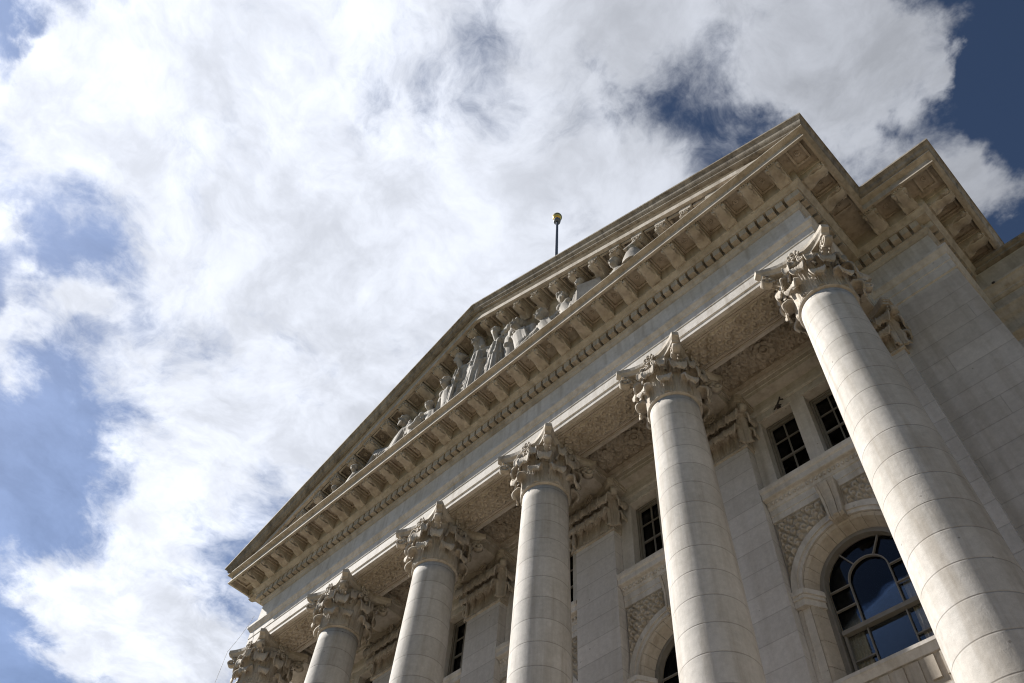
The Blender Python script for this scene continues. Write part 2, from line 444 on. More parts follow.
for s, k in ((1, 'r'), (-1, 'l')):
    put('coffer', COF, 'carved', cornice, Matrix.Translation((s * (XE + 1.56), -1.21, ZS)))
    for y in (-.78, -.78 + PITCH):
        put('modillion', MOD, 'carved', cornice, Matrix.Translation((s * (XE + 1.18), y, ZS)) @ ROT[k])
        put('coffer', COF, 'carved', cornice, Matrix.Translation((s * (XE + 1.19), y + PITCH / 2, ZS)) @ ROT[k])
    for x in (PX + .78, PX + .78 - PITCH):
        put('modillion', MOD, 'carved', cornice, Matrix.Translation((s * x, PY - 1.18, ZS)))
    put('coffer', COF, 'carved', cornice, Matrix.Translation((s * (PX + .78 - PITCH / 2), PY - 1.19, ZS)))
    put('coffer', COF, 'carved', cornice, Matrix.Translation((s * (PX + 1.56), PY - 1.21, ZS)))
    for j in range(5):
        y = PY - .78 + j * PITCH
        put('modillion', MOD, 'carved', cornice, Matrix.Translation((s * (PX + 1.18), y, ZS)) @ ROT[k])
        put('coffer', COF, 'carved', cornice, Matrix.Translation((s * (PX + 1.19), y + PITCH / 2, ZS)) @ ROT[k])
# raking modillions
ang = math.atan(SL)
for sg, par in ((1, rk[0]), (-1, rk[1])):
    for j in range(13):
        x = sg * (j + .5) * PITCH
        for nm, me, dx in (('modillion', MOD, 0), ('coffer', COF, .5 * PITCH)):
            xx = x + sg * dx
            if abs(xx) > 11.6: continue
            zz = APEX - .782 - (APEX - 27.05) / (XE + 1.5) * abs(xx)
            put(nm, me, 'carved', par, Matrix.Translation((xx, -1.12, zz)) @ Matrix.Rotation(sg * ang, 4, 'Y') @ Matrix.Translation((0, 0, -.0)))
# dentils
mb = MB(); mb.box(-.12, .12, -.235, .0, 0, .29); DEN = mb.mesh('dentil')
DP = PITCH / 3
dl = []
for i in range(81):
    dl.append(Matrix.Translation(((i - 40) * DP, -.758, 25.405)))
for s, k in ((1, 'r'), (-1, 'l')):
    for j in range(7): dl.append(Matrix.Translation((s * (XE + .758), -.66 + .1 + j * DP, 25.405)) @ ROT[k])
    for j in range(7): dl.append(Matrix.Translation((s * (PX + .56 - j * DP), PY - .758, 25.405)))
    for j in range(12): dl.append(Matrix.Translation((s * (PX + .758), PY - .56 + j * DP, 25.405)) @ ROT[k])
# extra blocks at the outer corners
for s in (1, -1):
    dl.append(Matrix.Translation((s * (XE + .86 + 0.0), -.86, 25.405)) @ Matrix.Translation((0, .11, 0)))
CAM = Vector((15.145, -12.913, 1.60))
dl.sort(key=lambda m_: (m_.translation.x < -13.3, (m_.translation - CAM).length))
for m_ in dl[:100]: put('dentil', DEN, 'carved', cornice, m_)
mb = MB(); src = MB(); src.box(-.12, .12, -.235, .0, 0, .29)
for m_ in dl[100:]: mb.join(src, m_)
o = mb.build('remaining_dentil_course', 'carved', cornice); o['kind'] = 'stuff'

# ------------------------------------------------------------------ carved relief panels
def relief(u, v, sc):
    """scrollwork height 0..1 at metres (u, v)"""
    best = 0
    p = .46 * sc
    i0 = math.floor(u / p)
    for i in range(i0 - 1, i0 + 3):
        j0 = round(v / (p * .72))
        for j in (j0 - 1, j0, j0 + 1):
            cx = (i + (.5 if j % 2 else 0)) * p; cy = j * p * .72
            dx, dy = u - cx, v - cy
            r_ = math.hypot(dx, dy)
            if r_ < p * .62:
                sg = 1 if (i + j) % 2 else -1
                a = math.atan2(dy, dx) * sg
                s = .5 + .5 * math.cos(r_ / (p * .098) - a)
                s *= .86 + .14 * math.cos(5 * a + 9 * r_ / p)
                s *= 1 - (r_ / (p * .62)) ** 4
                if r_ < p * .1: s = .9
                best = max(best, s)
    best = min(1, max(0, (best - .28) / .34)); best = best * best * (3 - 2 * best)
    return max(0., best + .05 * math.sin(23 * u / sc) * math.sin(19 * v / sc))

def relief_grid(x0, x1, v0, v1, step, amp, sc, fn, edge=.0):
    nx = int((x1 - x0) / step); nv = int((v1 - v0) / step)
    mb = MB(); rows = []
    for i in range(nx + 1):
        x = x0 + (x1 - x0) * i / nx; row = []
        for j in range(nv + 1):
            v = v0 + (v1 - v0) * j / nv
            h = relief(x - (x0 + x1) / 2, v - (v0 + v1) / 2, sc) * amp
            if i in (0, nx) or j in (0, nv): h = -edge
            row.append(fn(x, v, h))
        rows.append(row)
    mb.grid(rows, smooth=True)
    return mb

# soffit panels under the front beam, between columns
def soffit_panel():
    mb = MB()
    for k, (a, b_, dz) in enumerate(((1.90, .58, .05), (1.80, .48, .025))):
        t = .055
        for x0, x1, y0, y1 in ((-a, a, -b_, -b_ + t), (-a, a, b_ - t, b_), (-a, -a + t, -b_ + t, b_ - t), (a - t, a, -b_ + t, b_ - t)):
            mb.box(x0, x1, y0, y1, -dz - .004 * k, .02)
    mb.join(relief_grid(-1.70, 1.70, -.40, .40,   .0125, .075, .66, lambda x, v, h: (x, v, -.006 - h)))
    return mb.mesh('soffit_panel')
SOF = soffit_panel()
for k in range(5): put('soffit_panel', SOF, 'carved', bld, Matrix.Translation((COLX[k] - 2.5, 0, ZA)))
# cross beams from the columns to the wall
for x in COLX:
    if 'cross_beam' not in first:
        mb = MB(); mb.box(-.66, .66, .725, 2.17, 0, .86); mb.box(-.72, .72, .725, 2.17, .35, .5)
        XB = mb.mesh('cross_beam')
    put('cross_beam', XB, 'stone', bld, Matrix.Translation((x, 0, ZA + .012)))
# ceiling coffers
mb = relief_grid(-1.72, 1.72, .80, 2.12, .018, .10, .75, lambda x, v, h: (x, v, 23.42 - h))
for x0, x1, y0, y1 in ((-1.84, 1.84, .722, .86), (-1.84, 1.84, 2.02, 2.17), (-1.84, -1.66, .86, 2.02), (1.66, 1.84, .86, 2.02)):
    mb.box(x0, x1, y0, y1, 23.26, 23.5)
mb.box(-1.84, 1.84, .722, 2.17, 23.44, 23.6)
rosette(mb, (0, 1.45, 23.40), .34, Matrix.Rotation(PI, 3, 'X'))
for s in (-1, 1): rosette(mb, (s * 1.1, 1.45, 23.40), .24, Matrix.Rotation(PI, 3, 'X'))
CEI = mb.mesh('ceiling_panel')
for k in range(5): put('ceiling_panel', CEI, 'carved', bld, Matrix.Translation((COLX[k] - 2.5, 0, 0)))
# beam over the pilasters
mb = MB()
prof = [(2.24, ZA), (2.24, 22.92), (2.22, 22.93), (2.22, 23.12), (2.20, 23.13), (2.17, 23.22), (2.17, 24.0), (3.6, 24.0), (3.6, ZA)]
mb.prism(prof, lambda a, b, d: (d, a, b), -13.26, 13.26); mb.build('wall_beam', 'stone', bld)

# ------------------------------------------------------------------ columns
def leaf_mesh(h, w0, out, r0, flare):
    """acanthus leaf growing up +z at radius r0 (facing -y), curling outward at the tip"""
    nt_, nu = 24, 15
    K = [Vector(p) for p in ((.03, 0), (.03, h * .35), (.045, h * .68), (.05 + flare, h * .92), (.05 + flare + out * .42, h * 1.03), (.05 + flare + out * .86, h * .97), (.05 + flare + out, h * .84), (.05 + flare + out * .93, h * .84 - out * .34))]
    def cr(t):
        x = t * (len(K) - 1); i = min(int(x), len(K) - 2); f = x - i
        p0, p1, p2, p3 = K[max(i - 1, 0)], K[i], K[i + 1], K[min(i + 2, len(K) - 1)]
        return .5 * ((2 * p1) + (p2 - p0) * f + (2 * p0 - 5 * p1 + 4 * p2 - p3) * f * f + (3 * p1 - p0 - 3 * p2 + p3) * f ** 3)
    front, back = [], []
    for i in range(nt_ + 1):
        t = i / nt_
        p = cr(t); q = (cr(min(1, t + .01)) - cr(max(0, t - .01))).normalized()
        ny, nz = q.y, -q.x                       # outward normal in the (r, z) plane
        w = w0 * (1 - .12 * t) * (1 + .11 * math.cos(t * 32) * (t < .62)) * (1 + .12 * max(0, math.sin((t - .55) * 6.98)) * (t > .55))
        if t > .80: w *= math.sqrt(max(.45, 1 - ((t - .80) / .235) ** 2))
        hood = max(0, (t - .55) / .45)
        fr_, bk_ = [], []
        for j in range(nu):
            u = -1 + 2 * j / (nu - 1)
            rid = .035 * math.cos(u * PI / 2) + .026 * math.cos(u * 5.0 * PI) * (1 - .4 * t)
            bend = .07 * u * u * (.4 + t)
            if t > .55: bend *= 1 - hood; rid *= 1 - .7 * hood
            yy = r0 + p.x + (rid - bend) * ny; zz = p.y + (rid - bend) * nz - .6 * w0 * hood * u * u
            fr_.append((u * w, -yy, zz)); bk_.append((u * w * .95, -(yy - .05 * ny), zz - .05 * nz))
        front.append(fr_); back.append(bk_)
    mb = MB()
    mb.grid([f + b[::-1] for f, b in zip(front, back)], closed_v=True)
    n = 2 * nu
    mb.add(front[-1] + back[-1][::-1], [list(range(n))]); mb.add(front[0] + back[0][::-1], [list(range(n))[::-1]])
    return mb

def spiral_band(mb, c, ux, uz, r0, turns, w, th, wdir):
    """spiral ribbon, centre c, plane (ux, uz), width along wdir"""
    rows = []; n = int(26 * turns)
    for k in range(n + 1):
        t = k / n; a = PI * .5 + turns * 2 * PI * t; r_ = r0 * (1 - .86 * t)
        for_ = ux * math.cos(a) + uz * math.sin(a)
        p = c + for_ * r_; q = c + for_ * max(.004, r_ - th)
        ww = wdir * (w / 2)
        rows.append([p - ww, p + ww, q + ww, q - ww])
    mb.grid(rows, closed_v=True)
    mb.add(rows[0], [(0, 1, 2, 3)]); mb.add(rows[-1], [(0, 1, 2, 3)])

def capital_parts():
    H0 = 21.03 - ZN
    bell = MB()
    bell.lathe([(.60, 0), (.70, .02), (.695, .25), (.70, .7), (.73, 1.05), (.80, 1.32), (.90, 1.46), (.91, 1.49), (.55, 1.5)], n=40)
    # abacus: four concave sides with cut horns
    def side(off, mid, horn, n=12):
        pts = []
        for q in range(4):
            rot = Matrix.Rotation(q * PI / 2, 2)
            for k in range(n + 1):
                t = -1 + 2 * k / n
                x = t * horn; y = -(mid + (off - mid) * abs(t) ** 2.2)
                p = rot @ Vector((x, y)); pts.append((p.x, p.y))
        return pts
    ab = MB()
    lv = [(1.07, .77, .93, 1.49), (1.09, .79, .95, 1.56), (1.15, .85, 1.01, 1.61), (1.18, .88, 1.04, 1.64), (1.18, .88, 1.04, 1.787)]
    rows = [[(x, y, z) for x, y in side(o_, m_, h_)] for o_, m_, h_, z in lv]
    ab.grid(rows, closed_v=True, smooth=False); n = len(rows[0])
    ab.add(rows[0], [list(range(n))[::-1]]); ab.add(rows[-1], [list(range(n))])
    return bell, ab
bell_mb, ab_mb = capital_parts()
BELL = bell_mb.mesh('capital'); ABA = ab_mb.mesh('abacus')
lo_mb = leaf_mesh(.53, .225, .23, .685, .02); hi_mb = leaf_mesh(1.06, .235, .25, .685, .05)
mid_mb = leaf_mesh(1.30, .12, .17, .72, .08)
LO = lo_mb.mesh('acanthus_leaf'); HI = hi_mb.mesh('acanthus_leaf'); MI = mid_mb.mesh('acanthus_leaf')
# corner volute (facing the diagonal) and helix
vol_mb = MB()
D = Vector((0, -1, 0)); U = Vector((0, 0, 1)); X = Vector((1, 0, 0))
spiral_band(vol_mb, Vector((0, -1.20, 1.27)), D, U, .205, 1.6, .20, .05, X)
spiral_band(vol_mb, Vector((0, -1.20, 1.27)), D, U, .185, 1.4, .12, .06, X)
stem = []
for k in range(13):                                   # stalk rising from the bell to the scroll
    t = k / 12
    y = -.74 - .46 * t ** 1.6; z = .82 + .665 * math.sin(t * PI / 2) ** .9
    w = .055 + .065 * t
    stem.append([(-w, y, z), (w, y, z), (w, y + .07, z - .05), (-w, y + .07, z - .05)])
vol_mb.grid(stem, closed_v=True, smooth=True)
vol_mb.ball((0, -1.20, 1.27), .07, 8, 10, (1.9, 1, 1))
leafy = leaf_mesh(.36, .12, .16, .82, .14)            # leaf hanging under the horn
for s in (-1, 1):
    for k in range(4): vol_mb.ball((s * (.07 + .012 * k), -.86 - .08 * k, 1.06 + .085 * k), .04, 6, 8, (.7, 1, 1.5))
VOL = vol_mb.mesh('volute')
fl_mb = MB()
RX = Matrix.Rotation(PI / 2, 3, 'X')
rosette(fl_mb, (0, -.90, 1.64), .20, RX)
for s in (-1, 1):                                       # inner helices under the flower
    spiral_band(fl_mb, Vector((s * .15, -.90, 1.33)), Vector((s, 0, 0)), U, .13, 1.5, .14, .045, Vector((0, 1, 0)))
    st = []
    for k in range(9):
        t = k / 8; x = s * (.42 - .26 * t); z = .85 + .60 * math.sin(t * PI / 2)
        st.append([(x - .03, -.84 - .06 * t, z), (x + .03, -.84 - .06 * t, z), (x + .03, -.74 - .06 * t, z), (x - .03, -.74 - .06 * t, z)])
    fl_mb.grid(st, closed_v=True)
for k in range(5): fl_mb.ball(((k - 2) * .055, -.86, 1.12 - .02 * abs(k - 2)), .05, 6, 8, (.9, 1, 1.6))
FLE = fl_mb.mesh('fleuron')

def make_column():
    root = thing('corinthian_column', '', 'column', (0, 0, ZB), 'tall columns across the portico')
    Z = lambda z: z - ZB
    mb = MB(); n = 34; prof = []
    z0, z1 = ZB + .62, 20.90
    for k in range(n + 1):
        t = k / n
        r_ = .855 - .155 * (t ** 1.75)
        prof.append((r_, Z(z0 + (z1 - z0) * t)))
    mb.lathe(prof, n=72); mb.build('shaft', 'shaft', root)
    mb = MB(); mb.lathe([(.66, Z(20.902))] + [(.715 + .055 * math.sin(PI * k / 8), Z(20.905 + .10 * k / 8)) for k in range(9)] + [(.70, Z(21.02)), (.6, Z(21.02))], n=64)
    mb.build('astragal', 'carved', root)
    mb = MB(); mb.box(-1.12, 1.12, -1.12, 1.12, 0, .26)
    mb.lathe([(1.0, .262)] + [(1.02 + .09 * math.sin(PI * k / 8), .262 + .17 * k / 8) for k in range(9)] + [(.93, .44), (.90, .50)] + [(.90 + .05 * math.sin(PI * k / 6), .50 + .10 * k / 6) for k in range(7)] + [(.84, .618)], n=56)
    mb.build('base', 'stone', root)
    cap = obj('capital', BELL, 'carved', root, loc=(0, 0, Z(ZN)))
    obj('abacus', ABA, 'carved', cap)
    for q in range(8):
        a = obj('acanthus_leaf', LO, 'carved', cap); a.rotation_euler.z = (q + .5) * PI / 4
        a = obj('acanthus_leaf', HI, 'carved', cap); a.rotation_euler.z = q * PI / 4
    for q in range(4):
        for d in (-1, 1):
            a = obj('acanthus_leaf', MI, 'carved', cap); a.rotation_euler.z = q * PI / 2 + d * R(19)
        a = obj('volute', VOL, 'carved', cap); a.rotation_euler.z = (q + .5) * PI / 2; a.scale = (1.05, 1.13, 1)
        a = obj('fleuron', FLE, 'carved', cap); a.rotation_euler.z = q * PI / 2
    return root
CL = ['thickest, nearest stone column at the right, its shaft crossing the plain side wall',
      'second column from the right, standing just left of the whole arched window',
      'third column from the right, between a hidden arch and the middle of the frame bottom',
      'third column from the left, its shaft cut off low beside a dark narrow window',
      'second column from the left, with only a short stub of shaft in view',
      'leftmost column, of which only the carved capital shows at the frame edge']
c0 = make_column()
for k, x in enumerate(COLX):
    c = c0 if k == 0 else copy_tree(c0)
    c.location = (x, 0, ZB); c['label'] = CL[k]
    for ch in c.children:
        for lf in ch.children:
            if lf.name.startswith('acanthus'):
                q_ = random.uniform(.93, 1.06); lf.scale = (q_ * random.uniform(.95, 1.05), 1, q_); lf.rotation_euler.z += random.uniform(-.05, .05)
    c.rotation_euler.z = 0 if k == 0 else (k % 4) * PI / 2

# ------------------------------------------------------------------ pilasters
def pilaster_capital():
    lo_p = leaf_mesh(.56, .235, .34, .68, .03); hi_p = leaf_mesh(1.06, .25, .40, .68, .06)
    mb = MB()
    w = .78; d0, d1 = YP, YW + .25
    mb.box(-w, w, 0, .5, 0, 1.5)
    full = MB()
    for j in range(4): full.join(lo_p, Matrix.Translation((-w + .2 + j * (2 * w - .4) / 3, .70, .04)))
    for j in range(5): full.join(hi_p, Matrix.Translation((-w + .02 + j * (2 * w - .04) / 4, .71, .04)))
    for j in (-.5, .5): full.join(mid_mb, Matrix.Translation((j * .72, .72, .04)))
    full.join(fl_mb, Matrix.Translation((0, .70, 0)))
    for s in (-1, 1):
        R4 = Matrix.Rotation(s * PI / 4, 4, 'Z')
        full.join(vol_mb, Matrix.Translation((s * .24, .58, 0)) @ R4)
        RS = Matrix.Rotation(s * PI / 2, 4, 'Z')
        full.join(lo_mb, Matrix.Translation((s * (w - .70), .24, .04)) @ RS)
        full.join(hi_mb, Matrix.Translation((s * (w - .71), .05, .04)) @ RS)
    mb.join(full)
    ab = MB()
    pts = [(-1.16, .45), (-1.16, -.33), (-1.04, -.45)] + [(t / 6 * .98, -.45 + .30 * (1 - (t / 6) ** 2)) for t in range(-6, 7)] + [(1.04, -.45), (1.16, -.33), (1.16, .45)]
    for sc, z0, z1 in ((.95, 1.50, 1.60), (.98, 1.602, 1.66), (1.0, 1.662, 1.785)):
        ab.prism([(x * sc, y * sc) for x, y in pts], lambda a, b, d: (a, b, d), z0, z1)
    mb.join(ab)
    return mb.mesh('pilaster_capital')
PCAP = pilaster_capital()
mb = MB(); mb.box(-.78, .78, 0, .6, ZB, 20.90); PIL = mb.mesh('pilaster')
mb = MB(); mb.prism([(0, 20.902), (-.05, 20.92), (-.06, 20.96), (-.05, 21.0), (0, 21.03), (.4, 21.03), (.4, 20.902)], lambda a, b, d: (d, a, b), -.83, .83); PAS = mb.mesh('astragal')
for x in COLX:
    p = obj('pilaster', PIL, 'pil', bld, loc=(x, YP, 0))
    put('pilaster_capital', PCAP, 'carved', p, Matrix.Translation((0, 0, ZN)))
    put('astragal_band', PAS, 'carved', p, Matrix.Translation((0, 0, 0)))

# ------------------------------------------------------------------ bay walls, windows
SPR = 15.66; RG = 1.02
def bay():
    L = {}
    arch_hole = [(-1.42, 12.2), (1.42, 12.2)] + arc(0, SPR, 1.42, 0, PI, 32)
    win = lambda s: [(s * .225, 19.06), (s * 1.27, 19.06), (s * 1.27, 21.98), (s * .225, 21.98)][::s]
    outer = [(-1.71, ZB), (1.71, ZB), (1.71, 22.775), (-1.71, 22.775)]
    L['wall'] = slab([outer, arch_hole, win(1), win(-1)], YW, YW + .30)
    # archivolt ring (two steps)
    mb = MB()
    for r_, w, y0 in ((1.625, .17, YW - .10), (1.50, .14, YW - .06)):
        ribbon(mb, [(r_, 15.62)] + arc(0, SPR, r_, 0, PI, 40) + [(-r_, 15.62)], w, y0, YW + .02)
    mb.join(slab([[(1.62, 6.4), (1.71, 6.4), (1.71, 15.2), (1.62, 15.2)]], YW - .05, YW + .01)); mb.join(slab([[(-1.71, 6.4), (-1.62, 6.4), (-1.62, 15.2), (-1.71, 15.2)]], YW - .05, YW + .01))
    L['archivolt'] = mb
    # splayed reveal: blocks
    mb = MB(); nb = 13
    for k in range(nb):
        a0 = PI * k / nb + .0035; a1 = PI * (k + 1) / nb - .0035; rows = []
        for q in range(5):
            a = a0 + (a1 - a0) * q / 4
            cr = lambda r_, y: (r_ * math.cos(a), y, SPR + r_ * math.sin(a))
            rows.append([cr(1.43, YW - .0), cr(1.40, YW - .02), cr(1.33, YW + .03), cr(1.20, YW + .36), cr(1.20, YW + .40), cr(1.43, YW + .40)])
        mb.grid(rows, closed_v=True, smooth=False)
        mb.add(rows[0], [range(6)]); mb.add(rows[-1], [range(6)])
    for s in (-1, 1):
        z = 12.2
        while z < SPR - .02:
            z2 = min(z + .69, SPR); c = lambda r_, y, zz: (s * r_, y, zz)
            pr = [(1.43, YW), (1.40, YW - .02), (1.33, YW + .03), (1.20, YW + .36), (1.20, YW + .40), (1.43, YW + .40)]
            mb.prism(pr, lambda a, b, d: (s * a, b, d), z + .008, z2 - .008)
            z = z2
    L['window_reveal'] = mb
    for s in (-1, 1):
        mb = MB()
        pr = [(1.71, YW - .02), (1.71, YW - .14), (1.45, YW - .14), (1.38, YW - .06), (1.16, YW + .30), (1.16, YW + .38), (1.5, YW + .38)]
        for g_, z0, z1 in ((0, 15.22, 15.40), (.03, 15.402, 15.50), (.06, 15.502, 15.64)):
            mb.prism([(a - g_ * (a < 1.5), b - g_) for a, b in pr], lambda a, b, d: (s * a, b, d), z0, z1)
        L['impost' if s > 0 else 'impost.001'] = mb
    # keystone: scroll bracket
    mb = MB()
    for x0, x1, y in ((-1, -.72, .30), (-.70, -.36, .27), (-.34, .34, .31), (.36, .70, .27), (.72, 1, .30)):
        pts = lambda z, f: (.25 if z > 17.6 else .19) * f
        rows = []
        for z, ex, w in ((17.02, -.10, .19), (17.08, -.02, .195), (17.25, -.03, .205), (17.6, -.06, .225), (17.95, -.02, .25), (18.12, .03, .26), (18.2, .03, .265)):
            rows.append([(x0 * w, YW - y - ex, z), (x1 * w, YW - y - ex, z), (x1 * w, YW + .1, z), (x0 * w, YW + .1, z)])
        mb.grid(rows, closed_v=True, smooth=False); mb.add(rows[0], [(0, 1, 2, 3)]); mb.add(rows[-1], [(0, 1, 2, 3)])
    L['keystone'] = mb
    # spandrel carving
    def sp(x, v, h):
        r_ = math.hypot(x, v - SPR)
        e = min(1, max(0, (r_ - 1.76) / .05)) * min(1, max(0, (1.66 - abs(x)) / .05)) * min(1, max(0, (17.98 - v) / .05)) * min(1, max(0, (abs(x) - .28) / .05))
        return (x, YW - .012 - h * e, v)
    sg_ = relief_grid(-1.70, 1.70, 15.7, 18.02, .02, .11, .58, sp)
    keep = [k for k, f in enumerate(sg_.f) if all(math.hypot(sg_.v[i][0], sg_.v[i][2] - SPR) > 1.60 for i in f)]
    sg_.f = [sg_.f[k] for k in keep]; sg_.sm = [True] * len(keep)
    L['spandrel_carving'] = sg_
    # string course above
    mb = MB()
    prof = [(YW, 18.02), (YW - .07, 18.03), (YW - .07, 18.22), (YW - .09, 18.23), (YW - .09, 18.44), (YW - .12, 18.46), (YW - .14, 18.52), (YW - .16, 18.62), (YW - .20, 18.66), (YW - .30, 18.68), (YW - .32, 18.70), (YW - .32, 18.86), (YW - .36, 18.90), (YW - .38, 18.98), (YW - .38, 19.03), (YW + .25, 19.055), (YW + .25, 18.02)]
    mb.prism(prof, lambda a, b, d: (d, a, b), -1.705, 1.705)
    for k in range(26): mb.ball((-1.64 + k * 3.28 / 25, YW - .165, 18.59), .05, 6, 8, (.85, .9, 1.1))
    L['string_course'] = mb
    mb = MB()
    for s in (-1, 1):
        mb.box(s * .75 - .60, s * .75 + .60, YW - .03, YW + .02, 22.0, 22.10)
    mb.prism([(YW - .015, 22.30), (YW - .05, 22.36), (YW - .05, 22.50), (YW, 22.52), (YW + .05, 22.5), (YW + .05, 22.3)], lambda a, b, d: (d, a, b), -1.705, 1.705)
    L['lintel_moulding'] = mb
    return L
BAY = bay()
bmat = {'wall': 'stone', 'archivolt': 'stone', 'window_reveal': 'vous', 'impost': 'stone', 'impost.001': 'stone', 'keystone': 'carved', 'spandrel_carving': 'carved', 'string_course': 'stone', 'lintel_moulding': 'stone'}
BME = {k: v.mesh(k.split('.')[0]) for k, v in BAY.items()}

def arched_window():
    y0, y1 = YW + .40, YW + .50
    fr_ = MB()
    ribbon(fr_, [(1.16, 12.2)] + [(1.16, 14)] + arc(0, SPR, 1.16, 0, PI, 40) + [(-1.16, 14), (-1.16, 12.2)], .10, y0 - .06, y1)
    ribbon(fr_, [(1.09, 12.2)] + [(1.09, 14)] + arc(0, SPR, 1.09, 0, PI, 40) + [(-1.09, 14), (-1.09, 12.2)], .045, y0 - .10, y1)
    bars = MB()
    ri = .50; w = .030; a_, b_ = y0 + .0, y0 + .07
    ribbon(bars, [(ri, 14.52)] + arc(0, SPR, ri, 0, PI, 28) + [(-ri, 14.52)], w, a_, b_)
    for k in (1, 2):
        t = PI * k / 3
        ribbon(bars, [(ri * math.cos(t), SPR + ri * math.sin(t)), (1.03 * math.cos(t), SPR + 1.03 * math.sin(t))], w, a_ + .004, b_ - .004)
    for s in (-1, 1):
        for z in (SPR - .02, 15.10): ribbon(bars, [(s * ri, z), (s * 1.03, z)], w, a_ + .004, b_ - .004)
        ribbon(bars, [(s * .47, 13.2), (s * .47, 14.42)], w, a_ + .03, b_ + .03)
        ribbon(bars, [(s * .47, 13.75), (s * 1.03, 13.75)], w, a_ + .034, b_ + .026)
    bars.box(-1.03, 1.03, a_ - .05, b_ + .04, 14.42, 14.53)
    for s in (-1, 1): bars.box(s * 1.0 - .03, s * 1.0 + .03, a_ + .0, b_ + .03, 13.2, 14.42)
    bars.box(-1.03, 1.03, a_, b_ + .03, 13.14, 13.22)
    gl2 = slab([[(-1.04, 13.1), (1.04, 13.1)] + arc(0, SPR, 1.04, 0, PI, 32)], y0 + .085, y0 + .095)
    si = MB(); si.prism([(YW - .10, 13.04), (YW - .12, 13.06), (YW - .12, 13.14), (y0 + .1, 13.19), (y0 + .1, 12.9), (YW - .03, 12.9)], lambda a, b, d: (d, a, b), -1.38, 1.38)
    ap = MB(); ap.box(-1.25, 1.25, YW + .02, y0 + .1, 12.0, 12.898)
    for k in range(7): ap.box(-1.1 + k * .33, -1.1 + k * .33 + .2, YW - .03, YW + .03, 12.35, 12.85)
    cu = MB()
    for s in (-1, 1):
        rows = []
        for i in range(40):
            t = i / 39; x = s * (1.12 - .52 * t)
            yy = y0 + .15 + .035 * math.sin(t * 42) + .02 * math.sin(t * 17 + 1)
            rows.append([(x, yy, 12.3), (x, yy, SPR + .75), (x, yy + .03, SPR + .75), (x, yy + .03, 12.3)])
        cu.grid(rows, closed_v=True)
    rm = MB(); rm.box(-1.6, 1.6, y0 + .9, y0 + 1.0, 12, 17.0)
    return [('frame', fr_, 'paint'), ('glazing_bars', bars, 'paint'), ('pane', gl2, 'glass'), ('sill', si, 'stone'), ('apron', ap, 'vous'), ('curtain', cu, 'curtain'), ('dark_backing', rm, 'dark')]
def attic_window():
    y0 = YW + .34; fr_ = MB(); x0, x1 = .225, 1.27
    z0, z1 = 19.06, 21.98
    for w, ya in ((.07, y0 - .03), (.12, y0 + .03)):
        for a, b, c, d in ((x0, x0 + w, z0, z1), (x1 - w, x1, z0, z1), (x0 + w, x1 - w, z1 - w, z1), (x0 + w, x1 - w, z0, z0 + w)):
            fr_.box(a, b, ya, ya + .06, c, d)
    bars = MB(); xm = (x0 + x1) / 2
    bars.box(x0 + .1, x1 - .1, y0 + .05, y0 + .10, 20.50, 20.57)
    bars.box(xm - .02, xm + .02, y0 + .052, y0 + .098, z0, z1)
    for z in (19.78, 21.24): bars.box(x0 + .1, x1 - .1, y0 + .054, y0 + .096, z - .018, z + .018)
    p = MB(); p.box(x0 + .1, x1 - .1, y0 + .105, y0 + .115, z0 + .1, z1 - .1)
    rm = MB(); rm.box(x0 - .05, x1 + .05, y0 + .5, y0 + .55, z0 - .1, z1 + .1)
    bl = MB(); bl.box(x0 + .02, x1 - .02, y0 + .16, y0 + .17, 21.35, z1)
    return [('frame', fr_, 'paint'), ('glazing_bars', bars, 'paint'), ('pane', p, 'glass'), ('dark_backing', rm, 'dark')]
AW = [(n, q.mesh(n), m_) for n, q, m_ in arched_window()]
TW = [(n, q.mesh(n), m_) for n, q, m_ in attic_window()]
for q, m_ in [(q, m_) for _, q, m_ in AW + TW]: q.materials.append(M[m_])
for k in range(5):
    x = COLX[k] - 2.5
    for n_, me in BME.items(): obj(n_.split('.')[0], me, bmat[n_], bld, loc=(x, 0, 0))
    w = bpy.data.objects.new('arched_window', None); w.location = (x, 0, 0); link(w, bld)
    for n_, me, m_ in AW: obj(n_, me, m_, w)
    for dx in (0, -1.495):
        w = bpy.data.objects.new('attic_window', None); w.location = (x + dx, 0, 0); link(w, bld)
        for n_, me, m_ in TW: obj(n_, me, m_, w)

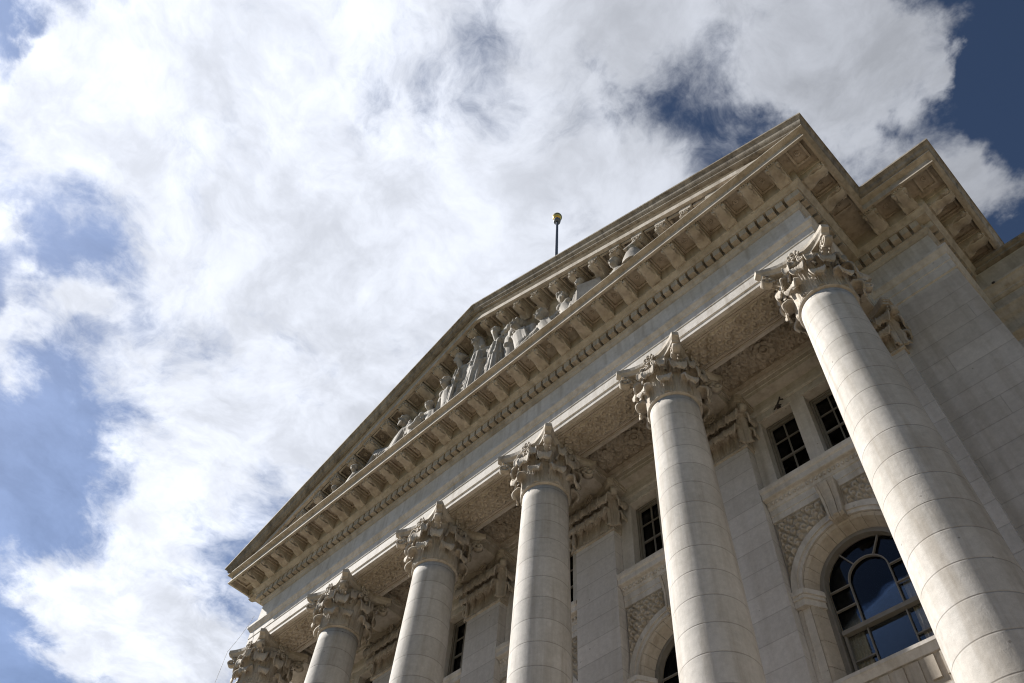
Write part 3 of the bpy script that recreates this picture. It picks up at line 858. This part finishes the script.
# ------------------------------------------------------------------ end pavilions, wings, podium
for s in (1, -1):
    mb = MB(); mb.box(min(s * 13.0, s * 15.50), max(s * 13.0, s * 15.50), 2.50, 14, 0, ZA + .005); mb.build('pavilion_wall', 'wall', bld)
    mb = MB(); a, b = sorted((s * 13.3, s * 15.2)); mb.box(a, b, 2.75, 14, 26.0, 27.08); mb.build('pavilion_roof', 'roof', bld)
    if s > 0:
        YV = 5.2
        a, b = sorted((s * 15.51, s * 60))
        mb = MB(); mb.box(a, b, YV, YV + 10, 0, 25.9); mb.build('wing_wall', 'wall', bld)
        mb = MB()
        prof = [(-.02, 25.78), (-.16, 25.80), (-.16, 25.86), (-.10, 25.88), (-.12, 25.96), (-.20, 26.01), (-.20, 26.09), (.5, 26.12), (.5, 25.78)]
        mb.prism([(YV + y, z) for y, z in prof], lambda p, q, d: (d, p, q), a, b); mb.build('wing_coping', 'coping', bld)
        mb = MB()
        prof = [(.1, 25.70), (-.03, 25.69), (-.03, 24.70), (-.01, 24.69), (-.01, 24.62), (-.36, 24.61), (-.36, 24.53), (-.31, 24.50), (-.24, 24.34), (-.16, 24.26), (-.16, 24.20), (-.09, 24.14), (-.05, 24.13), (-.05, 23.62), (-.26, 23.60), (-.26, 23.52), (-.20, 23.44), (-.14, 23.28), (-.06, 23.18), (-.03, 23.05), (-.03, 22.6), (-.20, 22.55), (-.20, 22.45), (-.05, 22.3), (.1, 22.2)]
        mb.prism([(YV + y, z) for y, z in prof], lambda p, q, d: (d, p, q), a, b); mb.build('wing_moulding', 'carved', bld)
        for xx, zz, yy in ((16.05, 24.57, -.362), (17.6, 24.57, -.362), (16.6, 23.56, -.262)):
            mb = MB(); mb.lathe([(.05, 0), (.05, .012), (.0, .012)], n=14)
            o = mb.build('drain_hole_shade', 'iron', bld, (xx, YV + yy, zz)); o.rotation_euler.x = PI / 2  # raised dark disc; its colour stands for the shade inside a hole
mb = MB(); mb.box(-14.2, 14.2, -1.6, 3.0, 0, 5.9); mb.box(-14.4, 14.4, -1.8, 3.0, 5.902, ZB - .002); mb.box(-14.4, 14.4, -1.75, 3.0, 0, .9); mb.build('podium', 'wall', bld)

# ------------------------------------------------------------------ flagpole, bracket, wire
fp = thing('flagpole', 'slim dark flagpole with a gold ball finial rising behind the pediment ridge', 'flagpole', (0.05, 2.75, 32.4))
mb = MB(); mb.lathe([(.14, -.1), (.13, 4), (.105, 10), (.08, 16.6), (.07, 17.0)], n=20); mb.build('pole', 'pole', fp)
mb = MB(); mb.lathe([(.10, 16.99), (.20, 17.0), (.22, 17.2), (.18, 17.36), (.1, 17.4)], n=20); mb.build('truck', 'pole', fp)
mb = MB(); mb.ball((0, 0, 17.70), .30, 16, 24); mb.build('finial_ball', 'gold', fp)

mb = MB()
mb.tube([(9.33, 2.50, 21.98), (9.46, 2.46, 22.03), (9.58, 2.46, 22.20), (9.60, 2.50, 22.34)], .026, 6)
mb.tube([(9.46, 2.46, 22.03), (9.58, 2.44, 21.93)], .022, 6); mb.tube([(9.58, 2.46, 22.20), (9.68, 2.46, 22.13)], .026, 6)
mb.box(9.40, 9.52, YW - .16, YW - .045, 22.0, 22.06)
tag(mb.build('wall_hook', 'iron'), 'small dark forked iron hook above the attic windows left of the nearest column', 'hook')

mb = MB()
pts = []
for k in range(16):
    t = k / 15; pts.append((-13.35 - .25 * t + .05 * math.sin(PI * t), -.82 - .42 * t, 24.6 - 1.9 * t - .1 * math.sin(PI * t)))
for k in range(1, 10): pts.append((-13.6, -1.24, 22.7 - k * .9))
mb.tube(pts, .008, 5)
tag(mb.build('cable', 'wire'), 'thin pale wire hanging from the frieze end past the leftmost capital', 'wire')

# ------------------------------------------------------------------ pediment sculptures
def statue(name, label, parts, vox=.034):
    """parts: MB of overlapping volumes -> one continuous carved body"""
    me = parts.mesh(name, fix=False)
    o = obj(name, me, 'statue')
    md = o.modifiers.new('remesh', 'REMESH'); md.mode = 'VOXEL'; md.voxel_size = vox; md.use_smooth_shade = True
    ms = o.modifiers.new('smooth', 'SMOOTH'); ms.factor = .5; ms.iterations = 1
    dg = bpy.context.evaluated_depsgraph_get(); ev = o.evaluated_get(dg)
    m2 = bpy.data.meshes.new_from_object(ev); o.modifiers.clear(); o.data = m2; m2.name = name
    if not m2.materials: m2.materials.append(M['statue'])
    for p in m2.polygons: p.use_smooth = True
    bpy.data.meshes.remove(me)
    tag(o, label, 'statue', 'sculptures in the pediment'); return o

def head(mb, c, s=1., yaw=0., hair='cap', beard=False, tilt=0.):
    rot = Matrix.Rotation(yaw, 3, 'Z') @ Matrix.Rotation(tilt, 3, 'X')
    C_ = Vector(c); P = lambda x, y, z: C_ + rot @ Vector((x * s, y * s, z * s))
    mb.ball(P(0, .02, .06), .235 * s, 10, 14, (.86, 1.0, 1.08), rot)
    mb.ball(P(0, -.05, -.10), .19 * s, 9, 12, (.85, .9, 1.05), rot)
    mb.capsule(P(0, -.21, .05), P(0, -.275, -.06), .035 * s, .05 * s, 7)
    for x in (-.1, .1):
        mb.capsule(P(x - .05, -.19, .075), P(x + .05, -.19, .075), .04 * s, .04 * s, 6)
        mb.ball(P(x * 2.05, .0, .0), .06 * s, 6, 8, (.6, 1, 1.3), rot)
    mb.capsule(P(-.06, -.205, -.14), P(.06, -.205, -.14), .028 * s, .028 * s, 6)
    mb.ball(P(0, -.19, -.23), .07 * s, 6, 8)
    if hair == 'cap':
        for k in range(14):
            a = 2 * PI * k / 14; mb.ball(P(.20 * math.cos(a), .06 + .2 * math.sin(a), .13 + .05 * (k % 2)), .085 * s, 6, 8)
        mb.ball(P(0, .08, .17), .22 * s, 8, 10)
    elif hair == 'veil':
        mb.ball(P(0, .08, .08), .29 * s, 10, 12, (.95, .95, 1.1))
        mb.capsule(P(-.2, .12, 0), P(-.28, .18, -.55), .12 * s, .15 * s); mb.capsule(P(.2, .12, 0), P(.28, .18, -.55), .12 * s, .15 * s)
    elif hair == 'bun':
        mb.ball(P(0, .07, .11), .225 * s, 8, 10); mb.ball(P(0, .27, .12), .11 * s, 6, 8)
        for k in range(9):
            a = PI * k / 8; mb.ball(P(.21 * math.cos(a), -.05, .08 + .17 * math.sin(a)), .07 * s, 6, 7)
    if beard:
        for k in range(7): mb.ball(P(-.12 + .04 * k, -.17, -.26 - .05 * math.sin(PI * k / 6)), .07 * s, 6, 7)

def folds(mb, x, y, z0, z1, rx0, ry0, rx1, ry1, n, r):
    for k in range(n):
        a = 2 * PI * k / n + random.uniform(-.1, .1)
        b = a + random.uniform(-.12, .12)
        mb.capsule((x + rx0 * math.cos(a), y + ry0 * math.sin(a), z0), (x + rx1 * math.cos(b), y + ry1 * math.sin(b), z1), r * 1.2, r * .7, 6)

ZF = 26.70
def standing(x, y, top, w=1., yaw=0., hair='cap', beard=False, arms=((-1, 'down'), (1, 'down')), lean=0.):
    mb = MB(); H = top - ZF; s = H / 4.5; hs = s * .92; yh = y; y = y + .34 * s
    zb = ZF; sh = zb + H * .825; wa = zb + H * .60; hip = zb + H * .50
    mb.capsule((x, y, hip), (x + lean * .3, y, wa + .2 * s), .50 * s * w, .43 * s * w)
    mb.capsule((x - .30 * s * w + lean, y, sh - .16 * s), (x + .30 * s * w + lean, y, sh - .16 * s), .27 * s, .27 * s)
    mb.capsule((x + lean * .5, y, wa), (x + lean, y, sh - .3 * s), .42 * s * w, .40 * s * w)
    mb.capsule((x + lean, y - .1 * s, sh - .1 * s), (x + lean, yh, sh + .3 * s), .15 * s, .13 * s)
    head(mb, (x + lean, yh, top - .28 * hs), hs, yaw, hair, beard)
    rows = []
    for t in (0, .5, 1): mb.capsule((x, y, zb + .3), (x, y, hip), .50 * s * w, .42 * s * w)
    folds(mb, x, y, zb + .05, wa - .1, .62 * s * w, .52 * s, .43 * s * w, .38 * s, 14, .082 * s)
    folds(mb, x + lean * .7, y, wa - .2, sh - .25 * s, .47 * s * w, .44 * s, .38 * s * w, .36 * s, 11, .055 * s)
    for sd, kind in arms:
        S_ = Vector((x + lean + sd * .52 * s * w, y, sh - .18 * s))
        if kind == 'down': E_ = S_ + Vector((sd * .12, -.02, -.85)) * s; W_ = E_ + Vector((-sd * .12, -.18, -.62)) * s
        elif kind == 'fold': E_ = S_ + Vector((sd * .16, .0, -.80)) * s; W_ = E_ + Vector((-sd * .5, -.30, -.02)) * s
        elif kind == 'up': E_ = S_ + Vector((sd * .55, -.1, .15)) * s; W_ = E_ + Vector((-sd * .62, .0, .38)) * s
        elif kind == 'out': E_ = S_ + Vector((sd * .62, -.15, -.35)) * s; W_ = E_ + Vector((sd * .5, -.2, -.05)) * s
        mb.capsule(S_, E_, .20 * s, .165 * s); mb.capsule(E_, W_, .16 * s, .10 * s)
        hd = (W_ - E_).normalized()
        mb.ball(W_ + hd * .1 * s, .12 * s, 8, 8)
        for q in range(4): mb.capsule(W_ + hd * .14 * s + Vector((.05 * (q - 1.5), 0, 0)) * s, W_ + hd * .32 * s + Vector((.06 * (q - 1.5), -.02, 0)) * s, .036 * s, .03 * s, 5)
        mb.capsule(W_, W_ + (hd * .15 + Vector((-sd * .13, -.03, 0))) * s, .045 * s, .035 * s, 5)
        if kind in ('down', 'fold'):
            for q in range(3): mb.capsule(E_ + Vector((.06 * (q - 1), .02, 0)), E_ + Vector((sd * .05 + .12 * (q - 1), .05, -1.3 - .2 * q)) * s, .10 * s, .05 * s, 6)
    return mb

def seated(x, y, top, face=1, hs=1., yaw=0., hair='cap', beard=False, recl=.5, bare=False, arm_up=0, leg=.9):
    """half reclining figure, legs pointing towards face (+1 = right)"""
    mb = MB(); s = hs
    hz = top - .28 * s
    C_ = Vector((x, y, hz)); y = y + .32 * s
    hip = Vector((x + face * (.12 + .5 * recl) * s, y + .05, max(ZF + .3, hz - (1.5 - .3 * recl) * s)))
    chest = Vector((x + face * .05 * s, y + .03, hz - .62 * s))
    mb.capsule(hip, chest, .42 * s, .40 * s)
    mb.capsule(chest + Vector((-.30 * s, 0, .22 * s)), chest + Vector((.30 * s, 0, .22 * s)), .22 * s, .22 * s)
    mb.capsule(chest + Vector((0, 0, .3 * s)), C_ + Vector((0, .02, -.2 * s)), .15 * s, .13 * s)
    head(mb, C_, s * .95, yaw, hair, beard)
    if bare:
        for q in (-1, 1): mb.ball(chest + Vector((q * .19 * s, -.30 * s, .08 * s)), .2 * s, 8, 8, (1, .6, .75))
    knee = hip + Vector((face * leg * s, -.12, (.10 if leg < 1.2 else .78) * s)); foot = Vector((knee.x + face * .5 * s, y - .25, max(ZF + .14, knee.z - 1.25 * s)))
    mb.capsule(hip, knee, .34 * s, .23 * s); mb.capsule(knee, foot, .21 * s, .12 * s)
    k2 = hip + Vector((face * (leg + .1) * s, .12, .05 * s)); f2 = Vector((k2.x + face * .8 * s, y, max(ZF + .12, k2.z - 1.0 * s)))
    mb.capsule(hip, k2, .34 * s, .23 * s); mb.capsule(k2, f2, .21 * s, .12 * s)
    for a_ in (foot, f2): mb.capsule(a_, a_ + Vector((face * .3 * s, -.06, -.03)), .11 * s, .075 * s)
    mb.capsule((hip.x, y + .1, ZF + .05), (hip.x, y + .1, hip.z), .5 * s, .4 * s); mb.capsule((hip.x, y, ZF + .12), (foot.x, y, ZF + .12), .3 * s, .15 * s)
    for q in range(9):                                        # drapery over the thigh
        t = q / 8; p = hip.lerp(knee, t)
        mb.capsule(p + Vector((0, -.16 * s, .20 * s)), (p.x - face * .15 * s + random.uniform(-.08, .08), y - .36 * s, max(ZF + .1, p.z - .42 * s)), .05 * s, .05 * s, 8)
    if not bare:
        for q in range(6):
            t = q / 5; xx = -.3 + .12 * q
            mb.capsule(chest + Vector((xx * s, -.30 * s, .24 * s - .05 * abs(q - 2.5))), hip + Vector((xx * .8 * s + face * .1, -.33 * s, .1 * s)), .05 * s, .06 * s, 8)
    for sd in (-1, 1):
        S_ = chest + Vector((sd * .50 * s, -.02, .2 * s))
        if arm_up and sd == arm_up: E_ = S_ + Vector((sd * .60, -.05, .12)) * s; W_ = E_ + Vector((sd * .42, -.1, -.22)) * s
        elif sd == face: E_ = S_ + Vector((face * .16, -.05, -.66)) * s; W_ = E_ + Vector((face * .5, -.12, -.08)) * s
        else: E_ = S_ + Vector((-face * .20, .0, -.72)) * s; W_ = E_ + Vector((-face * .05, -.08, -.55)) * s
        mb.capsule(S_, E_, .185 * s, .15 * s); mb.capsule(E_, W_, .145 * s, .095 * s)
        hd = (W_ - E_).normalized(); mb.ball(W_ + hd * .08 * s, .11 * s, 7, 8)
        for q in range(4): mb.capsule(W_ + hd * .12 * s + Vector((0, .05 * (q - 1.5), 0)) * s, W_ + hd * .30 * s + Vector((0, .055 * (q - 1.5), -.02)) * s, .034 * s, .028 * s, 5)
        mb.capsule(W_, W_ + (hd * .13 + Vector((0, -.12, .03))) * s, .042 * s, .033 * s, 5)
    return mb

YS = -1.55
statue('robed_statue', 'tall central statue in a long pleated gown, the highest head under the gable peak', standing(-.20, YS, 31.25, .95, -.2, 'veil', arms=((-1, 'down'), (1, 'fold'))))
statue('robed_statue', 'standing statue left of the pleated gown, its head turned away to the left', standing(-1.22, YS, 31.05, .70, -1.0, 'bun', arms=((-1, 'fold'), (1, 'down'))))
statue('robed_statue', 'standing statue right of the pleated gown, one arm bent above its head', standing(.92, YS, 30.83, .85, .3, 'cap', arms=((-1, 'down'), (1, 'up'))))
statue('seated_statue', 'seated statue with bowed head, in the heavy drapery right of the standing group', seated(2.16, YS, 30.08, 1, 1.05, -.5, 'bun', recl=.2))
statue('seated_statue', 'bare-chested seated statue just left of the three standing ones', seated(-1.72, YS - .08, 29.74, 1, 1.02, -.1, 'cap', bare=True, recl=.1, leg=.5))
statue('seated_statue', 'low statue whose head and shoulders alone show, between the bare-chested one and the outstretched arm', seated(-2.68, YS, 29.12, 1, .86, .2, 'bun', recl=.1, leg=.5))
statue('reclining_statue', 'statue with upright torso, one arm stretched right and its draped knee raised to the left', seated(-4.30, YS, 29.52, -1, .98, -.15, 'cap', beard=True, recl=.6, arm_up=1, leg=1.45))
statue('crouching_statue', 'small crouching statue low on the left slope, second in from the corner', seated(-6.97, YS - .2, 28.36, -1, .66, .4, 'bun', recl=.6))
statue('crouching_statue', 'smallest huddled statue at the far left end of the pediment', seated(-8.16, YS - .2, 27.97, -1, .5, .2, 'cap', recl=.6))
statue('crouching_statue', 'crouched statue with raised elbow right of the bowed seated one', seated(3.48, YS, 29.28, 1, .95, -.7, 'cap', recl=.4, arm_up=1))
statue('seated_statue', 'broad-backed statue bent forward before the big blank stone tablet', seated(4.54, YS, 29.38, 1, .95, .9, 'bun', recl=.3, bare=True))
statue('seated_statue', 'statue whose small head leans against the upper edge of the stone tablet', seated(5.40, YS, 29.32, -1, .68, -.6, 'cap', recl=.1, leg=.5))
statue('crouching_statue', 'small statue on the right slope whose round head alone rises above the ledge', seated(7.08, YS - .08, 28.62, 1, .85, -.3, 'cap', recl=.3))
# carved wreath behind the centre
mb = MB()
for k in range(46):
    a = random.uniform(0, 2 * PI); r_ = .55 * math.sqrt(random.random())
    mb.ball((1.60 + r_ * math.cos(a), -1.25 - random.uniform(0, .25), 29.75 + 1.25 * r_ * math.sin(a)), random.uniform(.08, .17), 6, 8, (1, .8, 1.2))
mb.capsule((1.60, -1.05, ZF), (1.60, -1.05, 29.6), .3, .45)
statue('foliage_carving', 'carved clump of stone foliage between the raised-arm statue and the bowed seated one', mb, .04)
mb = MB()
for k in range(30):
    mb.ball((-3.45 + random.uniform(-.5, .5), -1.5 - random.uniform(0, .25), 28.2 + random.uniform(-.3, .3)), random.uniform(.08, .16), 6, 8, (1.3, .8, 1))
mb.capsule((-3.45, -1.4, ZF), (-3.45, -1.4, 28.2), .42, .3)
statue('foliage_carving', 'low heap of carved stone fruit beneath the outstretched arm', mb, .04)
# stone tablet and drapery carving
t = thing('stone_tablet', 'large blank slanted stone tablet beside the head-bending statue in the pediment', 'tablet', (5.98, YS - .08, ZF), 'sculptures in the pediment')
mb = MB(); mb.prism([(-.5, 0), (.5, 0), (.36, 2.06), (-.5, 1.80)], lambda a, b, d: (a, d, b), -.12, .12); mb.xf(Matrix.Rotation(.45, 4, 'Z') @ Matrix.Rotation(-.10, 4, 'X')); mb.build('slab', 'statue', t)
mb = MB(); mb.box(-.62, .62, -.2, .25, 0, .16); mb.build('foot', 'statue', t)
t = thing('drapery_carving', 'flared stone pedestal with a thin cap near the right corner of the pediment', 'ornament', (7.98, YS - .1, ZF), 'sculptures in the pediment')  # flared stem and cap stand for a curved drapery shape
mb = MB(); mb.lathe([(.55, 0), (.50, .12), (.45, .5), (.34, .95), (.22, 1.25), (.17, 1.42), (.24, 1.46)], n=24); mb.build('stem', 'statue', t)
mb = MB(); mb.box(-.26, .26, -.24, .24, 1.462, 1.54); mb.build('cap', 'statue', t)

# ------------------------------------------------------------------ ground
def plane(name, x0, x1, y0, y1, z, mat):
    mb = MB(); mb.add([(x0, y0, z), (x1, y0, z), (x1, y1, z), (x0, y1, z)], [(0, 1, 2, 3)])
    o = mb.build(name, mat, fix=False); o['kind'] = 'structure'; return o
plane('ground', -3000, 3000, -3000, 3000, 0, 'grass')
plane('plaza', -45, 60, -55, 5, .006, 'paving')

# ------------------------------------------------------------------ camera
RT = Vector((0.71513997, 0.696802, 0.05515246)); DN = Vector((-0.56735819, 0.62475092, -0.53646153)); FW = Vector((-0.40826401, 0.35235388, 0.84212068))
FPX = 850.18
cd = bpy.data.cameras.new('camera'); cam = bpy.data.objects.new('camera', cd); col.objects.link(cam)
cd.sensor_width = 36; cd.lens = FPX / 1024 * 36; cd.clip_start = .1; cd.clip_end = 8000
m4 = Matrix((RT, -DN, -FW)).transposed().to_4x4(); m4.translation = (15.14532683, -12.91261865, 1.60065397)
cam.matrix_world = m4; scn.camera = cam

# ------------------------------------------------------------------ sun and sky
SUN = Vector((-.7077, -.2931, .643)).normalized()
ld = bpy.data.lights.new('sun', 'SUN'); ld.energy = 5.0; ld.angle = R(.53); ld.color = (1, .96, .90)
so = bpy.data.objects.new('sun', ld); col.objects.link(so); so.rotation_euler = (-SUN).to_track_quat('-Z', 'Y').to_euler(); so.location = SUN * 100
w = bpy.data.worlds.new('World'); scn.world = w; w.use_nodes = True
nt = w.node_tree; nt.nodes.clear(); L = nt.links.new
out = N(nt, 'ShaderNodeOutputWorld'); bg = N(nt, 'ShaderNodeBackground'); bg.inputs['Strength'].default_value = .05
sky = N(nt, 'ShaderNodeTexSky', sky_type='NISHITA'); sky.sun_disc = False
sky.sun_elevation = math.asin(SUN.z); sky.sun_rotation = math.atan2(SUN.x, SUN.y) % (2 * PI)
sky.air_density = .6; sky.dust_density = .25; sky.ozone_density = 2.0; sky.altitude = 300
tc = N(nt, 'ShaderNodeTexCoord')
sep = N(nt, 'ShaderNodeSeparateXYZ'); L(tc.outputs['Generated'], sep.inputs[0])
zc = N(nt, 'ShaderNodeMath', operation='MAXIMUM'); zc.inputs[1].default_value = .06; L(sep.outputs[2], zc.inputs[0])
def math2(op, a, b, clamp=False):
    n = N(nt, 'ShaderNodeMath', operation=op); n.use_clamp = clamp
    for i, x in enumerate((a, b)):
        if x is None: continue
        if isinstance(x, (int, float)): n.inputs[i].default_value = x
        else: L(x, n.inputs[i])
    return n.outputs[0]
px = math2('DIVIDE', sep.outputs[0], zc.outputs[0]); py = math2('DIVIDE', sep.outputs[1], zc.outputs[0])
pc = N(nt, 'ShaderNodeCombineXYZ'); L(px, pc.inputs[0]); L(py, pc.inputs[1])
def noise(vec, scale, detail, rough, dist=0., off=(0, 0, 0)):
    v = N(nt, 'ShaderNodeVectorMath', operation='ADD'); v.inputs[1].default_value = off; L(vec, v.inputs[0])
    n = N(nt, 'ShaderNodeTexNoise', i_Scale=scale, i_Detail=detail, i_Roughness=rough, i_Distortion=dist); L(v.outputs[0], n.inputs['Vector'])
    return n.outputs['Fac'], n.outputs['Color']
sd = N(nt, 'ShaderNodeVectorMath', operation='DOT_PRODUCT'); sd.inputs[1].default_value = SUN; L(tc.outputs['Generated'], sd.inputs[0])
glow_dot = sd.outputs['Value']
# warp
_, wc = noise(pc.outputs[0], 2.6, 5.0, .55)
wv = N(nt, 'ShaderNodeVectorMath', operation='MULTIPLY_ADD'); wv.inputs[1].default_value = (.20, .20, 0); L(wc, wv.inputs[0]); L(pc.outputs[0], wv.inputs[2])
f1, _ = noise(wv.outputs[0], 4.6, 12.0, .62, .15, (3.1, 1.7, .3))
f2, _ = noise(wv.outputs[0], 16.0, 9.0, .68, .25, (7.3, 2.2, 5.0))
# where the large cloud banks and the clear gaps stand in the sky (directions, radius, weight)
def sky_pt(u, v):
    d = RT * ((u - 512) / FPX) + DN * ((v - 341.5) / FPX) + FW
    return d.x / d.z, d.y / d.z
CLOUDS = [
    (360, 330, 620, .54),
    (330, 60, 240, .42), (300, 300, 230, .50), (170, 470, 90, .30), (430, 180, 210, .30), (150, 560, 70, .28), (100, 620, 60, .24), (490, 60, 130, .44), (482, 45, 55, .30),
    (590, 150, 90, .22), (730, 10, 90, .46), (860, 40, 70, .55), (860, 130, 65, .56), (800, 80, 45, .34), (120, 80, 80, .34), (45, 85, 38, .42),
    (18, 325, 30, .42), (70, 300, 26, .36), (10, 370, 24, .30), (25, 235, 20, .32), (45, 590, 40, .36), (985, 195, 45, .55), (930, 50, 36, .40), (945, 170, 36, .40), (650, 210, 70, .26), (745, 90, 30, .20),
    (80, 235, 50, -.36), (60, 430, 60, -.42), (20, 500, 50, -.25), (10, 25, 40, -.4), (10, 640, 40, -.12), (70, 655, 60, .26), (190, 670, 70, .34),
    (1000, 70, 70, -.34), (690, 90, 80, -.24), (625, 60, 50, -.12), (650, 160, 40, -.10), (120, 665, 60, .30), (200, 640, 50, .26), (940, 70, 40, .22), (1010, 250, 30, -.25),
]
_, wc2 = noise(pc.outputs[0], 7.0, 6.0, .6, 0, (2.2, 9.1, 4.4))
wb = N(nt, 'ShaderNodeVectorMath', operation='MULTIPLY_ADD'); wb.inputs[1].default_value = (.22, .22, 0); L(wc2, wb.inputs[0]); L(pc.outputs[0], wb.inputs[2])
ws = N(nt, 'ShaderNodeVectorMath', operation='ADD'); ws.inputs[1].default_value = (-.11, -.11, 0); L(wb.outputs[0], ws.inputs[0])
cov = None
for u, v, r_, wt in CLOUDS:
    cx, cy = sky_pt(u, v); ax, ay = sky_pt(u + r_, v); bx, by = sky_pt(u, v + r_)
    rad = math.sqrt(max(1e-5, abs((ax - cx) * (by - cy) - (ay - cy) * (bx - cx))))
    ds = N(nt, 'ShaderNodeVectorMath', operation='DISTANCE'); ds.inputs[1].default_value = (cx, cy, 0); L(ws.outputs[0], ds.inputs[0])
    q = math2('DIVIDE', ds.outputs['Value'], rad); q = math2('POWER', q, 2.0); q = math2('MULTIPLY', q, -1.0)
    g = math2('EXPONENT', q, None); g = math2('MULTIPLY', g, wt)
    cov = g if cov is None else math2('ADD', cov, g)
nz = math2('MULTIPLY_ADD', f1, 1.5); nt.nodes[-1].inputs[2].default_value = -.75
nz2 = math2('MULTIPLY_ADD', f2, .55); nt.nodes[-1].inputs[2].default_value = -.275
dens = math2('ADD', math2('ADD', nz, nz2), math2('MULTIPLY', math2('MINIMUM', cov, .98), 1.15))
dens = math2('ADD', dens, -.86)
def mrange(x, a, b, c, d, smooth=True):
    n = N(nt, 'ShaderNodeMapRange'); n.interpolation_type = 'SMOOTHSTEP' if smooth else 'LINEAR'
    L(x, n.inputs[0])
    for i, y in enumerate((a, b, c, d)): n.inputs[i + 1].default_value = y
    return n.outputs[0]
veil = math2('MULTIPLY', mrange(glow_dot, .60, .97, 0, 3.6), mrange(f1, .3, .7, .6, 1.15))
mask = mrange(dens, -.26, .26, 0, 1)
# thick middles of the banks are greyer, thin edges and the side towards the sun brighter
f3, _ = noise(wv.outputs[0], 2.4, 8.0, .58, .1, (1.3, 8.8, 2.0))
f4, _ = noise(wv.outputs[0], 9.0, 8.0, .64, .2, (4.3, 3.8, 9.0))
glow = mrange(glow_dot, .28, .88, 4.0, 12.4, False)
br = math2('MULTIPLY', glow, mrange(f3, .3, .7, .84, 1.10)); br = math2('MULTIPLY', br, mrange(f4, .3, .7, .83, 1.13))
br = math2('MULTIPLY', br, mrange(dens, .1, .75, 1.04, .95))
cc = N(nt, 'ShaderNodeCombineXYZ'); L(math2('MULTIPLY', br, .91), cc.inputs[0]); L(math2('MULTIPLY', br, .955), cc.inputs[1]); L(math2('MULTIPLY', br, 1.06), cc.inputs[2])
vs = N(nt, 'ShaderNodeVectorMath', operation='SCALE'); vs.inputs[0].default_value = (.66, .86, 1.35); L(veil, vs.inputs[3])
va = N(nt, 'ShaderNodeVectorMath', operation='ADD'); L(sky.outputs[0], va.inputs[0]); L(vs.outputs[0], va.inputs[1])
mixs = N(nt, 'ShaderNodeMix', data_type='RGBA'); L(mask, mixs.inputs[0]); L(va.outputs[0], mixs.inputs[6]); L(cc.outputs[0], mixs.inputs[7])
L(mixs.outputs[2], bg.inputs[0]); L(bg.outputs[0], out.inputs[0])

scn.view_settings.view_transform = 'Standard'; scn.view_settings.look = 'None'; scn.view_settings.gamma = 1; scn.view_settings.use_curve_mapping = False
scn.view_settings.exposure = .72
scn.cycles.filter_width = 1.15; scn.cycles.max_bounces = 8; scn.cycles.diffuse_bounces = 4; scn.cycles.transparent_max_bounces = 12
